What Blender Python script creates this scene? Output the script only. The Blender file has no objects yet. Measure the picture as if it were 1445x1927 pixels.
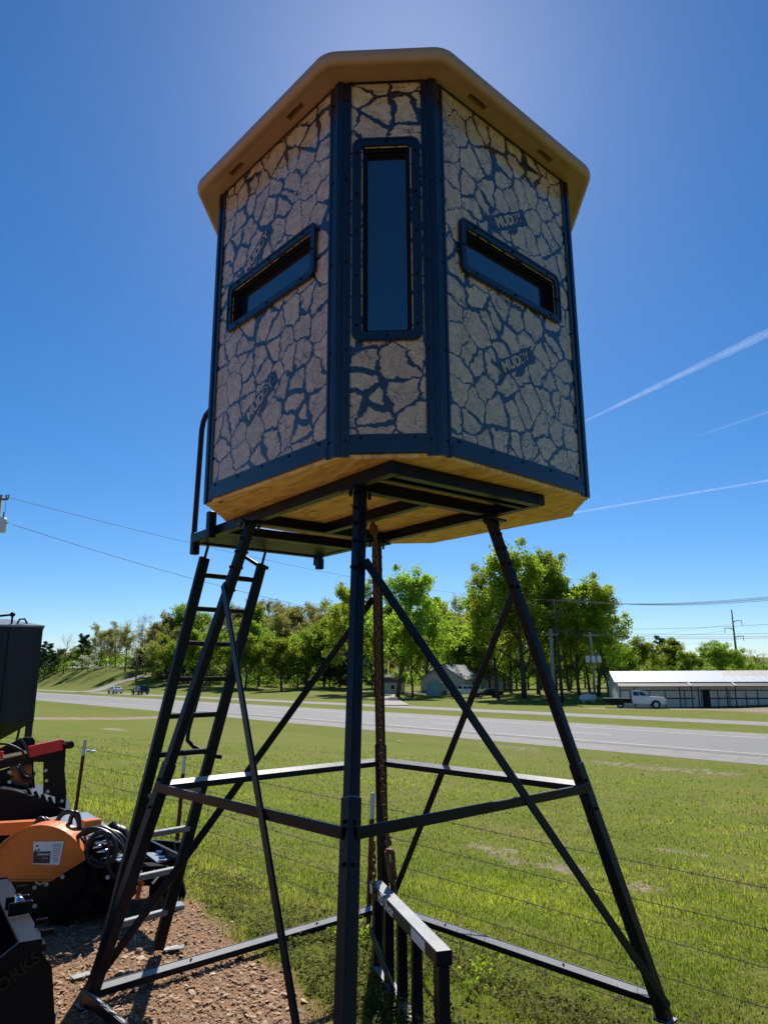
import bpy, math, random
import numpy as np
from mathutils import Vector, Matrix, noise as mnoise
random.seed(7); RNG = np.random.default_rng(7)
SC = bpy.context.scene; COL = SC.collection
rad = math.radians

# ------------------------------------------------------------------ camera, sky, sun, exposure
EYE = 1.64
PITCH, ROLL, FPX, IW, IH = 0.22499614, -0.00518589, 1342.53, 1445.0, 1927.0
cd = bpy.data.cameras.new('camera'); cam = bpy.data.objects.new('camera', cd); COL.objects.link(cam)
cd.sensor_fit = 'VERTICAL'; cd.sensor_height = 24.0; cd.lens = FPX / IH * 24.0
cd.clip_start = 0.05; cd.clip_end = 20000
cam.matrix_world = Matrix.Translation((0, 0, EYE)) @ Matrix.Rotation(rad(90) + PITCH, 4, 'X') @ Matrix.Rotation(ROLL, 4, 'Z')
SC.camera = cam
SUN_EL, SUN_AZ = rad(45.3), rad(2.6)          # azimuth measured from +Y towards +X
w = bpy.data.worlds.new('World'); SC.world = w; w.use_nodes = True
nt = w.node_tree; nt.nodes.clear()
sky = nt.nodes.new('ShaderNodeTexSky'); sky.sky_type = 'NISHITA'; sky.sun_disc = False
sky.sun_elevation = SUN_EL; sky.sun_rotation = SUN_AZ
sky.altitude = 1200; sky.air_density = 1.0; sky.dust_density = 0.55; sky.ozone_density = 6.0
bgn = nt.nodes.new('ShaderNodeBackground'); bgn.inputs[1].default_value = 0.085
wo = nt.nodes.new('ShaderNodeOutputWorld')
hsv = nt.nodes.new('ShaderNodeHueSaturation'); hsv.inputs['Saturation'].default_value = 1.25
nt.links.new(sky.outputs[0], hsv.inputs['Color']); nt.links.new(hsv.outputs[0], bgn.inputs[0]); nt.links.new(bgn.outputs[0], wo.inputs[0])
sd = bpy.data.lights.new('sun', 'SUN'); sd.energy = 5.0; sd.angle = rad(0.53); sd.color = (1.0, 0.95, 0.87)
sun = bpy.data.objects.new('sun', sd); COL.objects.link(sun)
sdir = Vector((math.sin(SUN_AZ) * math.cos(SUN_EL), math.cos(SUN_AZ) * math.cos(SUN_EL), math.sin(SUN_EL)))
sun.rotation_euler = (-sdir).to_track_quat('-Z', 'Y').to_euler(); sun.location = (0, -5, 30)
vs = SC.view_settings; vs.view_transform = 'Standard'; vs.look = 'None'; vs.exposure = 0.4; vs.gamma = 1.0
vs.use_curve_mapping = False
SC.render.resolution_x = 767; SC.render.resolution_y = 1024
SC.cycles.max_bounces = 8; SC.cycles.transparent_max_bounces = 12

# ------------------------------------------------------------------ placement helpers
def ray(x, y):
    u = x - IW / 2; v = y - IH / 2; cr, sr = math.cos(ROLL), math.sin(ROLL)
    uu = u * cr + v * sr; vv = -u * sr + v * cr
    r, up = uu / FPX, -vv / FPX; c, s = math.cos(PITCH), math.sin(PITCH)
    return Vector((r, c - up * s, s + up * c))
def at(x, y, d):
    r = ray(x, y); p = r * (d / r.y); p.z += EYE; return p
def on(x, y, z):
    r = ray(x, y); p = r * ((z - EYE) / r.z); p.z = z; return p
RN = np.array([0.777, 0.63]); RT = np.array([-0.63, 0.777])     # across / along the highway
def world(s, t): return RN[0] * s + RT[0] * t, RN[1] * s + RT[1] * t
def st(x, y): return RN[0] * x + RN[1] * y, RT[0] * x + RT[1] * y
PS = np.array([-400, 2.7, 3.2, 3.7, 6, 14, 22, 26, 29.2, 45.2, 48, 51.2, 55.8, 58, 66, 80, 95, 130, 220, 400, 4000.])
PZ = np.array([0, 0, -.06, -.2, -.5, -1.15, -1.8, -2.0, -1.82, -1.82, -2.0, -1.82, -1.82, -1.82, -1.95, -1.9, -1.4, -.8, 5, 9, 9.])
def sm(a, b, x):
    k = np.clip((x - a) / (b - a), 0, 1); return k * k * (3 - 2 * k)
def terr(x, y):
    x = np.asarray(x, float); y = np.asarray(y, float)
    s, t = st(x, y)
    z = np.interp(s, PS, PZ)
    H = np.interp(t, [-500, 93, 118, 141, 160, 175, 189, 202, 228, 265, 400, 900], [0, 0, .5, .8, 1.4, 2.2, 3.2, 4.7, 6.6, 6.9, 6, 2])
    z = z + H * sm(56.5, 78, s) * (1 - .6 * sm(160, 500, s))
    d = np.hypot(x, y)
    z = z + .035 * np.sin(x * 1.7 + .6 * y) * np.sin(y * 1.3 - .4 * x) * sm(4.2, 7, s) * (1 - sm(20, 27, s))
    z = z + .25 * np.sin(x * .11 + 1) * np.sin(y * .09) * sm(60, 80, s)
    return z
def tz(x, y): return float(terr(x, y))
def hit(x, y, d0=3.0, d1=900.0):
    r = ray(x, y); d = d0
    while d < d1:
        p = r * (d / r.y)
        if p.z + EYE <= tz(p.x, p.y): break
        d *= 1.006
    p = r * (d / r.y); return Vector((p.x, p.y, tz(p.x, p.y)))

# ------------------------------------------------------------------ mesh builder
class MB:
    def __init__(s): s.v = []; s.f = []
    def add(s, vs_, fs_):
        o = len(s.v); s.v += [tuple(p) for p in vs_]; s.f += [tuple(i + o for i in f) for f in fs_]; return s
    def box(s, c, d, R=None, ch=0.0):
        hx, hy, hz = d[0] / 2, d[1] / 2, d[2] / 2; c = Vector(c)
        if ch <= 0:
            P = [Vector((x, y, z)) for x in (-hx, hx) for y in (-hy, hy) for z in (-hz, hz)]
            F = [(0, 1, 3, 2), (4, 6, 7, 5), (0, 4, 5, 1), (2, 3, 7, 6), (0, 2, 6, 4), (1, 5, 7, 3)]
        else:
            P = []; 
            for z, k in ((-hz, ch), (-hz + ch, 0), (hz - ch, 0), (hz, ch)):
                x, y = hx - k, hy - k; e = ch
                P += [Vector(q) for q in ((-x + e, -y, z), (x - e, -y, z), (x, -y + e, z), (x, y - e, z), (x - e, y, z), (-x + e, y, z), (-x, y - e, z), (-x, -y + e, z))]
            F = [tuple(range(7, -1, -1)), tuple(range(24, 32))]
            for r in range(3):
                for i in range(8):
                    a, b = r * 8 + i, r * 8 + (i + 1) % 8; F.append((a, b, b + 8, a + 8))
        if R is not None: P = [R @ p for p in P]
        return s.add([c + p for p in P], F)
    def beam(s, p0, p1, w, h, up=(0, 0, 1), ch=0.004):
        p0, p1 = Vector(p0), Vector(p1); ez = (p1 - p0); L = ez.length; ez.normalize()
        ex = Vector(up).cross(ez)
        if ex.length < 1e-4: ex = Vector((1, 0, 0)).cross(ez)
        ex.normalize(); ey = ez.cross(ex)
        R = Matrix((ex, ey, ez)).transposed()
        return s.box((p0 + p1) / 2, (w, h, L), R, min(ch, w * .3, h * .3))
    def tube(s, pts, r, n=8, closed=False):
        pts = [Vector(p) for p in pts]; N = len(pts); rs = r if isinstance(r, (list, tuple)) else [r] * N
        P = []; F = []; prev = None
        for i, p in enumerate(pts):
            if closed: tg = pts[(i + 1) % N] - pts[i - 1]
            else: tg = pts[min(i + 1, N - 1)] - pts[max(i - 1, 0)]
            tg.normalize()
            if prev is None:
                a = Vector((0, 0, 1)) if abs(tg.z) < .9 else Vector((1, 0, 0)); ex = a.cross(tg).normalized()
            else: ex = (prev - tg * prev.dot(tg)).normalized()
            prev = ex; ey = tg.cross(ex)
            P += [p + (ex * math.cos(2 * math.pi * k / n) + ey * math.sin(2 * math.pi * k / n)) * rs[i] for k in range(n)]
        M = N if closed else N - 1
        for i in range(M):
            for k in range(n):
                a, b = i * n + k, i * n + (k + 1) % n; c_ = ((i + 1) % N) * n
                F.append((a, b, c_ + (k + 1) % n, c_ + k))
        if not closed: F += [tuple(range(n - 1, -1, -1)), tuple((N - 1) * n + k for k in range(n))]
        return s.add(P, F)
    def cyl(s, p0, p1, r, n=12, r2=None): return s.tube([p0, p1], [r, r if r2 is None else r2], n)
    def prism(s, outline, o, ex, ey, depth):
        o, ex, ey = Vector(o), Vector(ex).normalized(), Vector(ey).normalized(); ez = ex.cross(ey); n = len(outline)
        P = [o + ex * a + ey * b for a, b in outline] + [o + ex * a + ey * b + ez * depth for a, b in outline]
        F = [tuple(range(n - 1, -1, -1)), tuple(range(n, 2 * n))] + [(i, (i + 1) % n, n + (i + 1) % n, n + i) for i in range(n)]
        return s.add(P, F)
    def ring(s, outer, inner, o, ex, ey, depth):
        o, ex, ey = Vector(o), Vector(ex).normalized(), Vector(ey).normalized(); ez = ex.cross(ey); n = len(outer)
        P = []
        for pl, dz in ((outer, 0), (inner, 0), (outer, depth), (inner, depth)): P += [o + ex * a + ey * b + ez * dz for a, b in pl]
        F = []
        for i in range(n):
            j = (i + 1) % n
            F += [(2 * n + i, 2 * n + j, 3 * n + j, 3 * n + i), (i, n + i, n + j, j), (i, j, 2 * n + j, 2 * n + i), (n + i, 3 * n + i, 3 * n + j, n + j)]
        return s.add(P, F)
    def sphere(s, c, r, n=10, m=6, sc=(1, 1, 1)):
        c = Vector(c); P = [c + Vector((0, 0, -r * sc[2]))]
        for i in range(1, m):
            a = -math.pi / 2 + math.pi * i / m
            P += [c + Vector((math.cos(a) * math.cos(2 * math.pi * k / n) * r * sc[0], math.cos(a) * math.sin(2 * math.pi * k / n) * r * sc[1], math.sin(a) * r * sc[2])) for k in range(n)]
        P.append(c + Vector((0, 0, r * sc[2]))); F = []
        for k in range(n):
            F.append((0, 1 + (k + 1) % n, 1 + k)); L = 1 + (m - 2) * n; F.append((L + k, L + (k + 1) % n, len(P) - 1))
            for i in range(m - 2):
                a = 1 + i * n; F.append((a + k, a + (k + 1) % n, a + n + (k + 1) % n, a + n + k))
        return s.add(P, F)
    def build(s, name, mat, parent=None, smooth=False, uv=None):
        me = bpy.data.meshes.new(name)
        off = ORG.get(root_of(parent).name, Vector((0, 0, 0))) if parent else Vector((0, 0, 0))
        me.from_pydata([tuple(Vector(p) - off) for p in s.v], [], s.f); me.materials.append(mat)
        if smooth:
            me.polygons.foreach_set('use_smooth', [True] * len(me.polygons))
        if uv:
            l = me.uv_layers.new(name='UVMap')
            for pl in me.polygons:
                for li in pl.loop_indices:
                    vv = s.v[me.loops[li].vertex_index]; l.data[li].uv = uv(vv)
        me.update()
        o = bpy.data.objects.new(name, me); COL.objects.link(o)
        if parent: o.parent = parent
        if name in ('screw', 'bolt', 'tread_stud', 'logo_crack', 'tooth', 'rivet'): o['kind'] = 'stuff'
        return o
ORG = {}
def root_of(o):
    while o.parent: o = o.parent
    return o
def thing(name, label, cat, loc=(0, 0, 0), rotz=0.0, group=None, org=None):
    o = bpy.data.objects.new(name, None); COL.objects.link(o); o.empty_display_size = .2
    o.location = loc; o.rotation_euler = (0, 0, rotz); ORG[o.name] = Vector(org if org is not None else (0, 0, 0))
    return tag(o, label, cat, group)
def wthing(name, label, cat, loc, group=None):        # parts given in world coordinates
    return thing(name, label, cat, loc, 0, group, org=loc)
def tag(o, label=None, cat=None, group=None, kind=None):
    if label: o['label'] = label
    if cat: o['category'] = cat
    if group: o['group'] = group
    if kind: o['kind'] = kind
    return o
def copy_tree(o, parent=None):
    c = o.copy(); COL.objects.link(c); c.parent = parent
    for ch in list(o.children): copy_tree(ch, c)
    return c
def npmesh(name, V, Fc, mat, attrs=None, parent=None, mats=None):
    V = np.asarray(V, np.float32); Fc = np.asarray(Fc, np.int32); k = Fc.shape[1]
    me = bpy.data.meshes.new(name)
    me.vertices.add(len(V)); me.vertices.foreach_set('co', V.ravel())
    me.loops.add(Fc.size); me.loops.foreach_set('vertex_index', Fc.ravel())
    me.polygons.add(len(Fc)); me.polygons.foreach_set('loop_start', np.arange(0, Fc.size, k, dtype=np.int32))
    me.materials.append(mat)
    for n_, a in (attrs or {}).items():
        at_ = me.attributes.new(n_, 'FLOAT', 'POINT'); at_.data.foreach_set('value', np.asarray(a, np.float32).ravel())
    me.update(calc_edges=True)
    o = bpy.data.objects.new(name, me); COL.objects.link(o)
    if parent: o.parent = parent
    return o
def rrect(w_, h_, r, n=5, cx=0, cy=0):
    P = []
    for sx, sy, a0 in ((1, 1, 0), (-1, 1, 90), (-1, -1, 180), (1, -1, 270)):
        for k in range(n):
            a = rad(a0 + 90 * k / (n - 1)); P.append((cx + sx * (w_ / 2 - r) + r * math.cos(a), cy + sy * (h_ / 2 - r) + r * math.sin(a)))
    return P

# ------------------------------------------------------------------ materials
class NT:
    def __init__(s, name):
        s.m = bpy.data.materials.new(name); s.m.use_nodes = True; s.t = s.m.node_tree; s.t.nodes.clear()
        s.out = s.n('ShaderNodeOutputMaterial')
    def n(s, ty, **kw):
        nd = s.t.nodes.new(ty)
        for k, v in kw.items():
            if k.startswith('i_'):
                key = k[2:]; key = int(key) if key.isdigit() else key.replace('_', ' '); s.set(nd.inputs[key], v)
            else: setattr(nd, k, v)
        return nd
    def set(s, inp, v):
        if isinstance(v, bpy.types.NodeSocket): s.t.links.new(v, inp)
        elif isinstance(v, bpy.types.Node): s.t.links.new(v.outputs[0], inp)
        else:
            if hasattr(inp.default_value, '__len__') and len(inp.default_value) == 4 and len(v) == 3: v = (*v, 1)
            inp.default_value = v
    def ramp(s, fac, stops):
        r = s.n('ShaderNodeValToRGB'); s.set(r.inputs[0], fac); e = r.color_ramp.elements
        while len(e) < len(stops): e.new(.5)
        for i, (p, c) in enumerate(stops):
            e[i].position = p; e[i].color = (*c, 1) if len(c) == 3 else c
        return r.outputs[0]
    def mix(s, f, a, b, mode='MIX'):
        m = s.n('ShaderNodeMix', data_type='RGBA', blend_type=mode); s.set(m.inputs[0], f); s.set(m.inputs[6], a); s.set(m.inputs[7], b); return m.outputs[2]
    def math(s, op, a, b=0.0, clamp=False):
        m = s.n('ShaderNodeMath', operation=op, use_clamp=clamp); s.set(m.inputs[0], a); s.set(m.inputs[1], b); return m.outputs[0]
    def noise(s, scale, vec=None, detail=4, rough=.55, out=0, dims='3D'):
        n_ = s.n('ShaderNodeTexNoise', noise_dimensions=dims); n_.inputs['Scale'].default_value = scale; n_.inputs['Detail'].default_value = detail; n_.inputs['Roughness'].default_value = rough
        if vec is not None: s.set(n_.inputs['Vector'], vec)
        return n_.outputs[out]
    def coord(s, which='Object'): return s.n('ShaderNodeTexCoord').outputs[which]
    def bump(s, h, strength=.3, dist=.01): return s.n('ShaderNodeBump', i_Strength=strength, i_Distance=dist, i_Height=h).outputs[0]
    def pbr(s, col, rough=.5, metal=0.0, **kw):
        p = s.n('ShaderNodeBsdfPrincipled'); s.set(p.inputs['Base Color'], col); s.set(p.inputs['Roughness'], rough); s.set(p.inputs['Metallic'], metal)
        for k, v in kw.items(): s.set(p.inputs[k.replace('_', ' ')], v)
        s.t.links.new(p.outputs[0], s.out.inputs[0]); return p
def paint(name, col, rough=.4, metal=0.0, var=.25, scale=6, dirt=None, top_sheen=0.0, **kw):
    t = NT(name); c = t.coord()
    f = t.noise(scale, c, 5, .6); g = t.noise(scale * 9, c, 3)
    lo = tuple(x * (1 - var) for x in col); hi = tuple(min(1, x * (1 + var)) for x in col)
    cc = t.ramp(f, [(.3, lo), (.7, hi)])
    if dirt: cc = t.mix(t.ramp(t.noise(scale * .7, c, 8, .7), [(.5, (0, 0, 0)), (.72, (1, 1, 1))]), cc, dirt)
    if top_sheen:      # sunlit sheen painted into the colour of upward faces
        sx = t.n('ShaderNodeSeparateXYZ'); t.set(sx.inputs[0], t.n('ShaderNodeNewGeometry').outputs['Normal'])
        cc = t.mix(t.math('MULTIPLY', t.ramp(sx.outputs[2], [(.74, (0, 0, 0)), (.85, (1, 1, 1))]), t.math('ADD', t.math('MULTIPLY', f, .6), top_sheen)), cc, (.42, .42, .41))
    t.pbr(cc, t.math('ADD', t.math('MULTIPLY', g, .25), rough - .12), metal, Normal=t.bump(g, .05, .003), **kw)
    return t.m
M = {}
M['steel'] = paint('black_steel', (.004, .006, .013), .36, 0, .35, 5, top_sheen=.55, Specular_IOR_Level=.18)
M['blacksteel'] = paint('black_paint', (.005, .005, .006), .36, 0, .3, 7, dirt=(.012, .009, .007), Specular_IOR_Level=.18)
M['rung'] = paint('grey_steel_sunlit_rung', (.16, .17, .18), .45, .3, .3, 30, top_sheen=.3)  # grey steel; also stands for sunlight on the lower rung tops
M['trim'] = paint('navy_black_trim', (.005, .008, .018), .26, 0, .2, 8, Specular_IOR_Level=.5, Coat_Weight=.25, Coat_Roughness=.18, Coat_IOR=1.5)
M['gasket'] = paint('rubber_gasket', (.005, .005, .006), .6, Specular_IOR_Level=.2)
M['roof'] = paint('tan_plastic_roof', (.37, .225, .14), .5, 0, .08, 4)
M['orange'] = paint('orange_paint', (.72, .17, .012), .38, 0, .12, 5, dirt=(.40, .13, .03))
M['red'] = paint('red_paint', (.62, .016, .02), .3, 0, .12, 5)
M['chrome'] = paint('chrome', (.75, .76, .78), .16, 1, .05)
M['bolt'] = paint('zinc_bolt', (.55, .48, .34), .4, .5, .2)
M['rust'] = paint('rust', (.13, .048, .022), .8, 0, .5, 25)
M['hose'] = paint('black_hose', (.010, .010, .011), .4)
M['deck'] = paint('blue_grey_deck', (.20, .24, .28), .4, .1, .2, 5)
M['tank'] = paint('slate_tank', (.012, .018, .028), .42, 0, .2, 2, Specular_IOR_Level=.3)
M['postred'] = paint('rusty_red_post', (.16, .03, .018), .7, 0, .4, 20)
M['postwhite'] = paint('white_post_tip', (.72, .72, .70), .5, 0, .1)
M['wire'] = paint('barbed_wire', (.10, .10, .09), .6, .2, .3)
M['white'] = paint('white_print', (.75, .74, .72), .5, 0, .06)
M['paper'] = paint('paper', (.78, .78, .76), .7, 0, .06)
M['darkprint'] = paint('dark_print', (.02, .02, .022), .45)
M['bucketprint'] = paint('black_decal', (.004, .004, .004), .3)
M['flag'] = paint('orange_strap', (.9, .13, .03), .6)
M['carwhite'] = paint('white_car_paint', (.74, .75, .76), .22, 0, .04, 2, Coat_Weight=.7)
M['carblack'] = paint('black_car_paint', (.010, .011, .013), .2, 0, .2, 2, Coat_Weight=.7)
M['glass'] = paint('car_glass', (.012, .016, .020), .1, 0, .1, 2, Specular_IOR_Level=.9)
M['tyre'] = paint('tyre', (.014, .014, .014), .8)
M['rim'] = paint('rim', (.35, .36, .37), .35, .8, .1)
M['lens_red'] = paint('tail_lens', (.35, .01, .01), .25)
M['lens'] = paint('head_lens', (.7, .7, .68), .15)
M['wood_pole'] = paint('weathered_pole', (.15, .11, .08), .85, 0, .35, 8)
M['polegrey'] = paint('grey_pole', (.27, .25, .23), .85, 0, .25, 8)
M['transformer'] = paint('transformer_grey', (.55, .57, .58), .4, .1, .1)
M['cable'] = paint('weathered_cable', (.10, .10, .105), .8, 0, .1, Specular_IOR_Level=.1)
M['insul'] = paint('insulator', (.30, .22, .17), .3)
M['siding'] = paint('cream_siding', (.50, .46, .36), .7, 0, .06)
M['metalwall'] = paint('white_metal_wall', (.62, .62, .60), .45, .05, .06, 2)
M['metalroof'] = paint('white_metal_roof', (.62, .63, .64), .4, .1, .05, 2)
M['rustroof'] = paint('old_metal_roof', (.42, .40, .36), .5, .2, .15, 2)
M['shingle'] = paint('grey_shingle', (.23, .235, .245), .8, 0, .2, 6)
M['brownroof'] = paint('brown_shingle', (.10, .075, .06), .85, 0, .2, 6)
M['frame_brown'] = paint('dark_brown_frame', (.045, .032, .028), .6, 0, .2)
M['teal'] = paint('teal_shed_panel', (.20, .33, .34), .5, 0, .08)
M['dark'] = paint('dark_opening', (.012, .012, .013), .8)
M['garage'] = paint('white_garage_door', (.70, .69, .66), .5, 0, .05)
M['log'] = paint('stacked_logs', (.09, .06, .045), .9, 0, .4, 4)
M['bark'] = paint('bark', (.055, .042, .032), .9, 0, .4, 6)
M['barkgrey'] = paint('grey_bark', (.115, .095, .075), .9, 0, .35, 6)

def panel_mat():
    t = NT('cracked_mud_print'); uv = t.n('ShaderNodeUVMap').outputs[0]
    d1 = t.n('ShaderNodeTexNoise', noise_dimensions='2D'); t.set(d1.inputs['Vector'], uv); d1.inputs['Scale'].default_value = 14; d1.inputs['Detail'].default_value = 7; d1.inputs['Roughness'].default_value = .62
    sub = t.n('ShaderNodeVectorMath', operation='SUBTRACT'); t.set(sub.inputs[0], d1.outputs['Color']); sub.inputs[1].default_value = (.5, .5, .5)
    scl = t.n('ShaderNodeVectorMath', operation='SCALE'); t.set(scl.inputs[0], sub); scl.inputs['Scale'].default_value = .075
    add = t.n('ShaderNodeVectorMath', operation='ADD'); t.set(add.inputs[0], uv); t.set(add.inputs[1], scl)
    def vor(sc, feat, vec, rnd=1.0):
        v_ = t.n('ShaderNodeTexVoronoi', voronoi_dimensions='2D', feature=feat); v_.inputs['Scale'].default_value = sc; v_.inputs['Randomness'].default_value = rnd
        t.set(v_.inputs['Vector'], vec); return v_.outputs['Distance']
    e1 = vor(7.4, 'DISTANCE_TO_EDGE', add, .95)
    wv = t.noise(3.3, uv, 2, .5, dims='2D')
    wid = t.math('ADD', t.math('MULTIPLY', t.math('POWER', t.math('MULTIPLY', wv, 1.8), 3.0), .062), .014)
    jag = t.math('MULTIPLY', t.math('SUBTRACT', t.noise(70, uv, 3, .7, dims='2D'), .5), .026)
    wid = t.math('ADD', wid, jag)
    c1 = t.math('LESS_THAN', e1, wid)
    e2 = vor(13.0, 'DISTANCE_TO_EDGE', add, 1.0)
    hm = t.math('MULTIPLY', t.math('SUBTRACT', t.noise(5.5, uv, 2, .5, dims='2D'), .43), .15)
    c2 = t.math('LESS_THAN', e2, hm)
    vc = t.n('ShaderNodeTexVoronoi', voronoi_dimensions='2D'); vc.inputs['Scale'].default_value = 7.4; vc.inputs['Randomness'].default_value = .95; t.set(vc.inputs['Vector'], add)
    e3 = vor(75, 'F1', uv, 1.0)
    sm_ = t.math('MULTIPLY', t.math('SUBTRACT', t.noise(9, uv, 3, .6, dims='2D'), .36), .95)
    c3 = t.math('LESS_THAN', e3, sm_)
    tone = t.ramp(t.noise(24, uv, 6, .65, dims='2D'), [(.3, (.40, .26, .135)), (.7, (.60, .42, .24))])
    sv = t.n('ShaderNodeSeparateColor'); t.set(sv.inputs[0], vc.outputs['Color'])
    hv = t.n('ShaderNodeHueSaturation'); t.set(hv.inputs['Color'], tone); t.set(hv.inputs['Value'], t.math('ADD', t.math('MULTIPLY', sv.outputs[0], .16), .92)); tone = hv.outputs[0]
    tone = t.mix(t.math('MULTIPLY', c3, .75), tone, (.07, .055, .045))
    tone = t.mix(t.math('MULTIPLY', c2, .85), tone, (.035, .03, .03))
    col = t.mix(c1, tone, (.003, .0035, .005))
    t.pbr(col, .55, 0, Coat_Weight=1.0, Coat_IOR=1.6, Coat_Roughness=.02, Normal=t.bump(t.noise(220, uv, 2, .5, dims='2D'), .02, .001))
    return t.m
M['panel'] = panel_mat()
M['print_tan'] = paint('tan_print', (.46, .34, .22), .55, 0, .12, 20, Coat_Weight=1.0, Coat_IOR=1.5, Coat_Roughness=.05)
M['print_dark'] = paint('dark_print_banner', (.008, .009, .012), .55, 0, .12, 20, Coat_Weight=1.0, Coat_IOR=1.5, Coat_Roughness=.05)
def pane_mat():
    t = NT('tinted_window'); t.pbr((.008, .012, .022), .03, 0, IOR=2.4, Specular_IOR_Level=.5); return t.m
M['pane'] = pane_mat()
def ply_mat():
    t = NT('plywood'); c = t.coord()
    mp = t.n('ShaderNodeMapping'); t.set(mp.inputs['Vector'], c); mp.inputs['Scale'].default_value = (3.2, .75, 1); mp.inputs['Rotation'].default_value = (0, 0, rad(4))
    n1 = t.noise(1.5, mp, 3, .5)
    bands = t.math('FRACT', t.math('MULTIPLY', n1, 11.0))
    col = t.ramp(bands, [(0, (.50, .245, .05)), (.35, (.78, .46, .14)), (.6, (.88, .57, .20)), (.88, (.80, .47, .14)), (1, (.50, .245, .05))])
    mp2 = t.n('ShaderNodeMapping'); t.set(mp2.inputs['Vector'], c); mp2.inputs['Scale'].default_value = (60, 3, 1)
    col = t.mix(.25, col, t.ramp(t.noise(2, mp2, 4), [(.3, (.56, .31, .10)), (.7, (.84, .58, .27))]))
    mp3 = t.n('ShaderNodeMapping'); t.set(mp3.inputs['Vector'], c); mp3.inputs['Scale'].default_value = (5.5, 2.2, 1)
    v_ = t.n('ShaderNodeTexVoronoi', voronoi_dimensions='2D'); v_.inputs['Scale'].default_value = 1.0; t.set(v_.inputs['Vector'], mp3)
    kn = t.ramp(v_.outputs['Distance'], [(.03, (1, 1, 1)), (.10, (0, 0, 0))])
    col = t.mix(t.math('MULTIPLY', kn, t.math('GREATER_THAN', t.noise(1.7, c, 1), .50)), col, (.10, .05, .02))
    t.pbr(col, .65, 0, Normal=t.bump(bands, .05, .002)); return t.m
M['ply'] = ply_mat()

def leaf_mat(name, c0, c1, c2, trans=.5):
    t = NT(name); a = t.n('ShaderNodeAttribute', attribute_name='rnd').outputs['Fac']; oi = t.n('ShaderNodeObjectInfo').outputs['Random']
    col = t.ramp(a, [(0, c0), (.5, c1), (1, c2)])
    hs = t.n('ShaderNodeHueSaturation'); t.set(hs.inputs['Color'], col)
    t.set(hs.inputs['Hue'], t.math('ADD', t.math('MULTIPLY', oi, .035), .483)); t.set(hs.inputs['Value'], t.math('ADD', t.math('MULTIPLY', oi, .4), .8))
    d_ = t.n('ShaderNodeBsdfPrincipled'); t.set(d_.inputs['Base Color'], hs.outputs[0]); d_.inputs['Roughness'].default_value = .7; d_.inputs['Specular IOR Level'].default_value = .12
    tr = t.n('ShaderNodeBsdfTranslucent'); hs2 = t.n('ShaderNodeHueSaturation'); t.set(hs2.inputs['Color'], hs.outputs[0]); hs2.inputs['Value'].default_value = 1.5; t.set(tr.inputs['Color'], hs2.outputs[0])
    ms = t.n('ShaderNodeMixShader'); ms.inputs[0].default_value = trans; t.set(ms.inputs[1], d_); t.set(ms.inputs[2], tr)
    t.t.links.new(ms.outputs[0], t.out.inputs[0]); return t.m
M['leaf_maple'] = leaf_mat('fresh_leaves', (.13, .20, .015), (.25, .34, .025), (.40, .46, .05), .62)
M['leaf_bush'] = leaf_mat('bush_leaves', (.10, .16, .014), (.19, .27, .022), (.30, .37, .04), .6)
M['leaf_bud'] = leaf_mat('budding_leaves', (.14, .135, .035), (.25, .245, .055), (.38, .36, .09), .55)
M['leaf_dark'] = leaf_mat('evergreen_needles', (.02, .04, .014), (.035, .065, .02), (.06, .095, .03), .3)
M['leaf_white'] = leaf_mat('white_blossom', (.35, .34, .26), (.5, .49, .40), (.62, .60, .52), .4)
M['grass'] = leaf_mat('grass_blades', (.06, .095, .007), (.165, .22, .014), (.34, .36, .04), .5)
M['dry'] = leaf_mat('dry_grass', (.17, .14, .055), (.26, .21, .085), (.36, .30, .13), .4)
M['weed'] = leaf_mat('weed_leaves', (.08, .095, .016), (.15, .16, .028), (.25, .23, .06), .4)
def chip_mat():
    t = NT('wood_chip_mulch'); a = t.n('ShaderNodeAttribute', attribute_name='rnd').outputs['Fac']
    t.pbr(t.ramp(a, [(0, (.13, .07, .036)), (.4, (.34, .195, .105)), (.75, (.48, .30, .175)), (1, (.62, .47, .33))]), .85); return t.m
M['chip'] = chip_mat()
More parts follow.
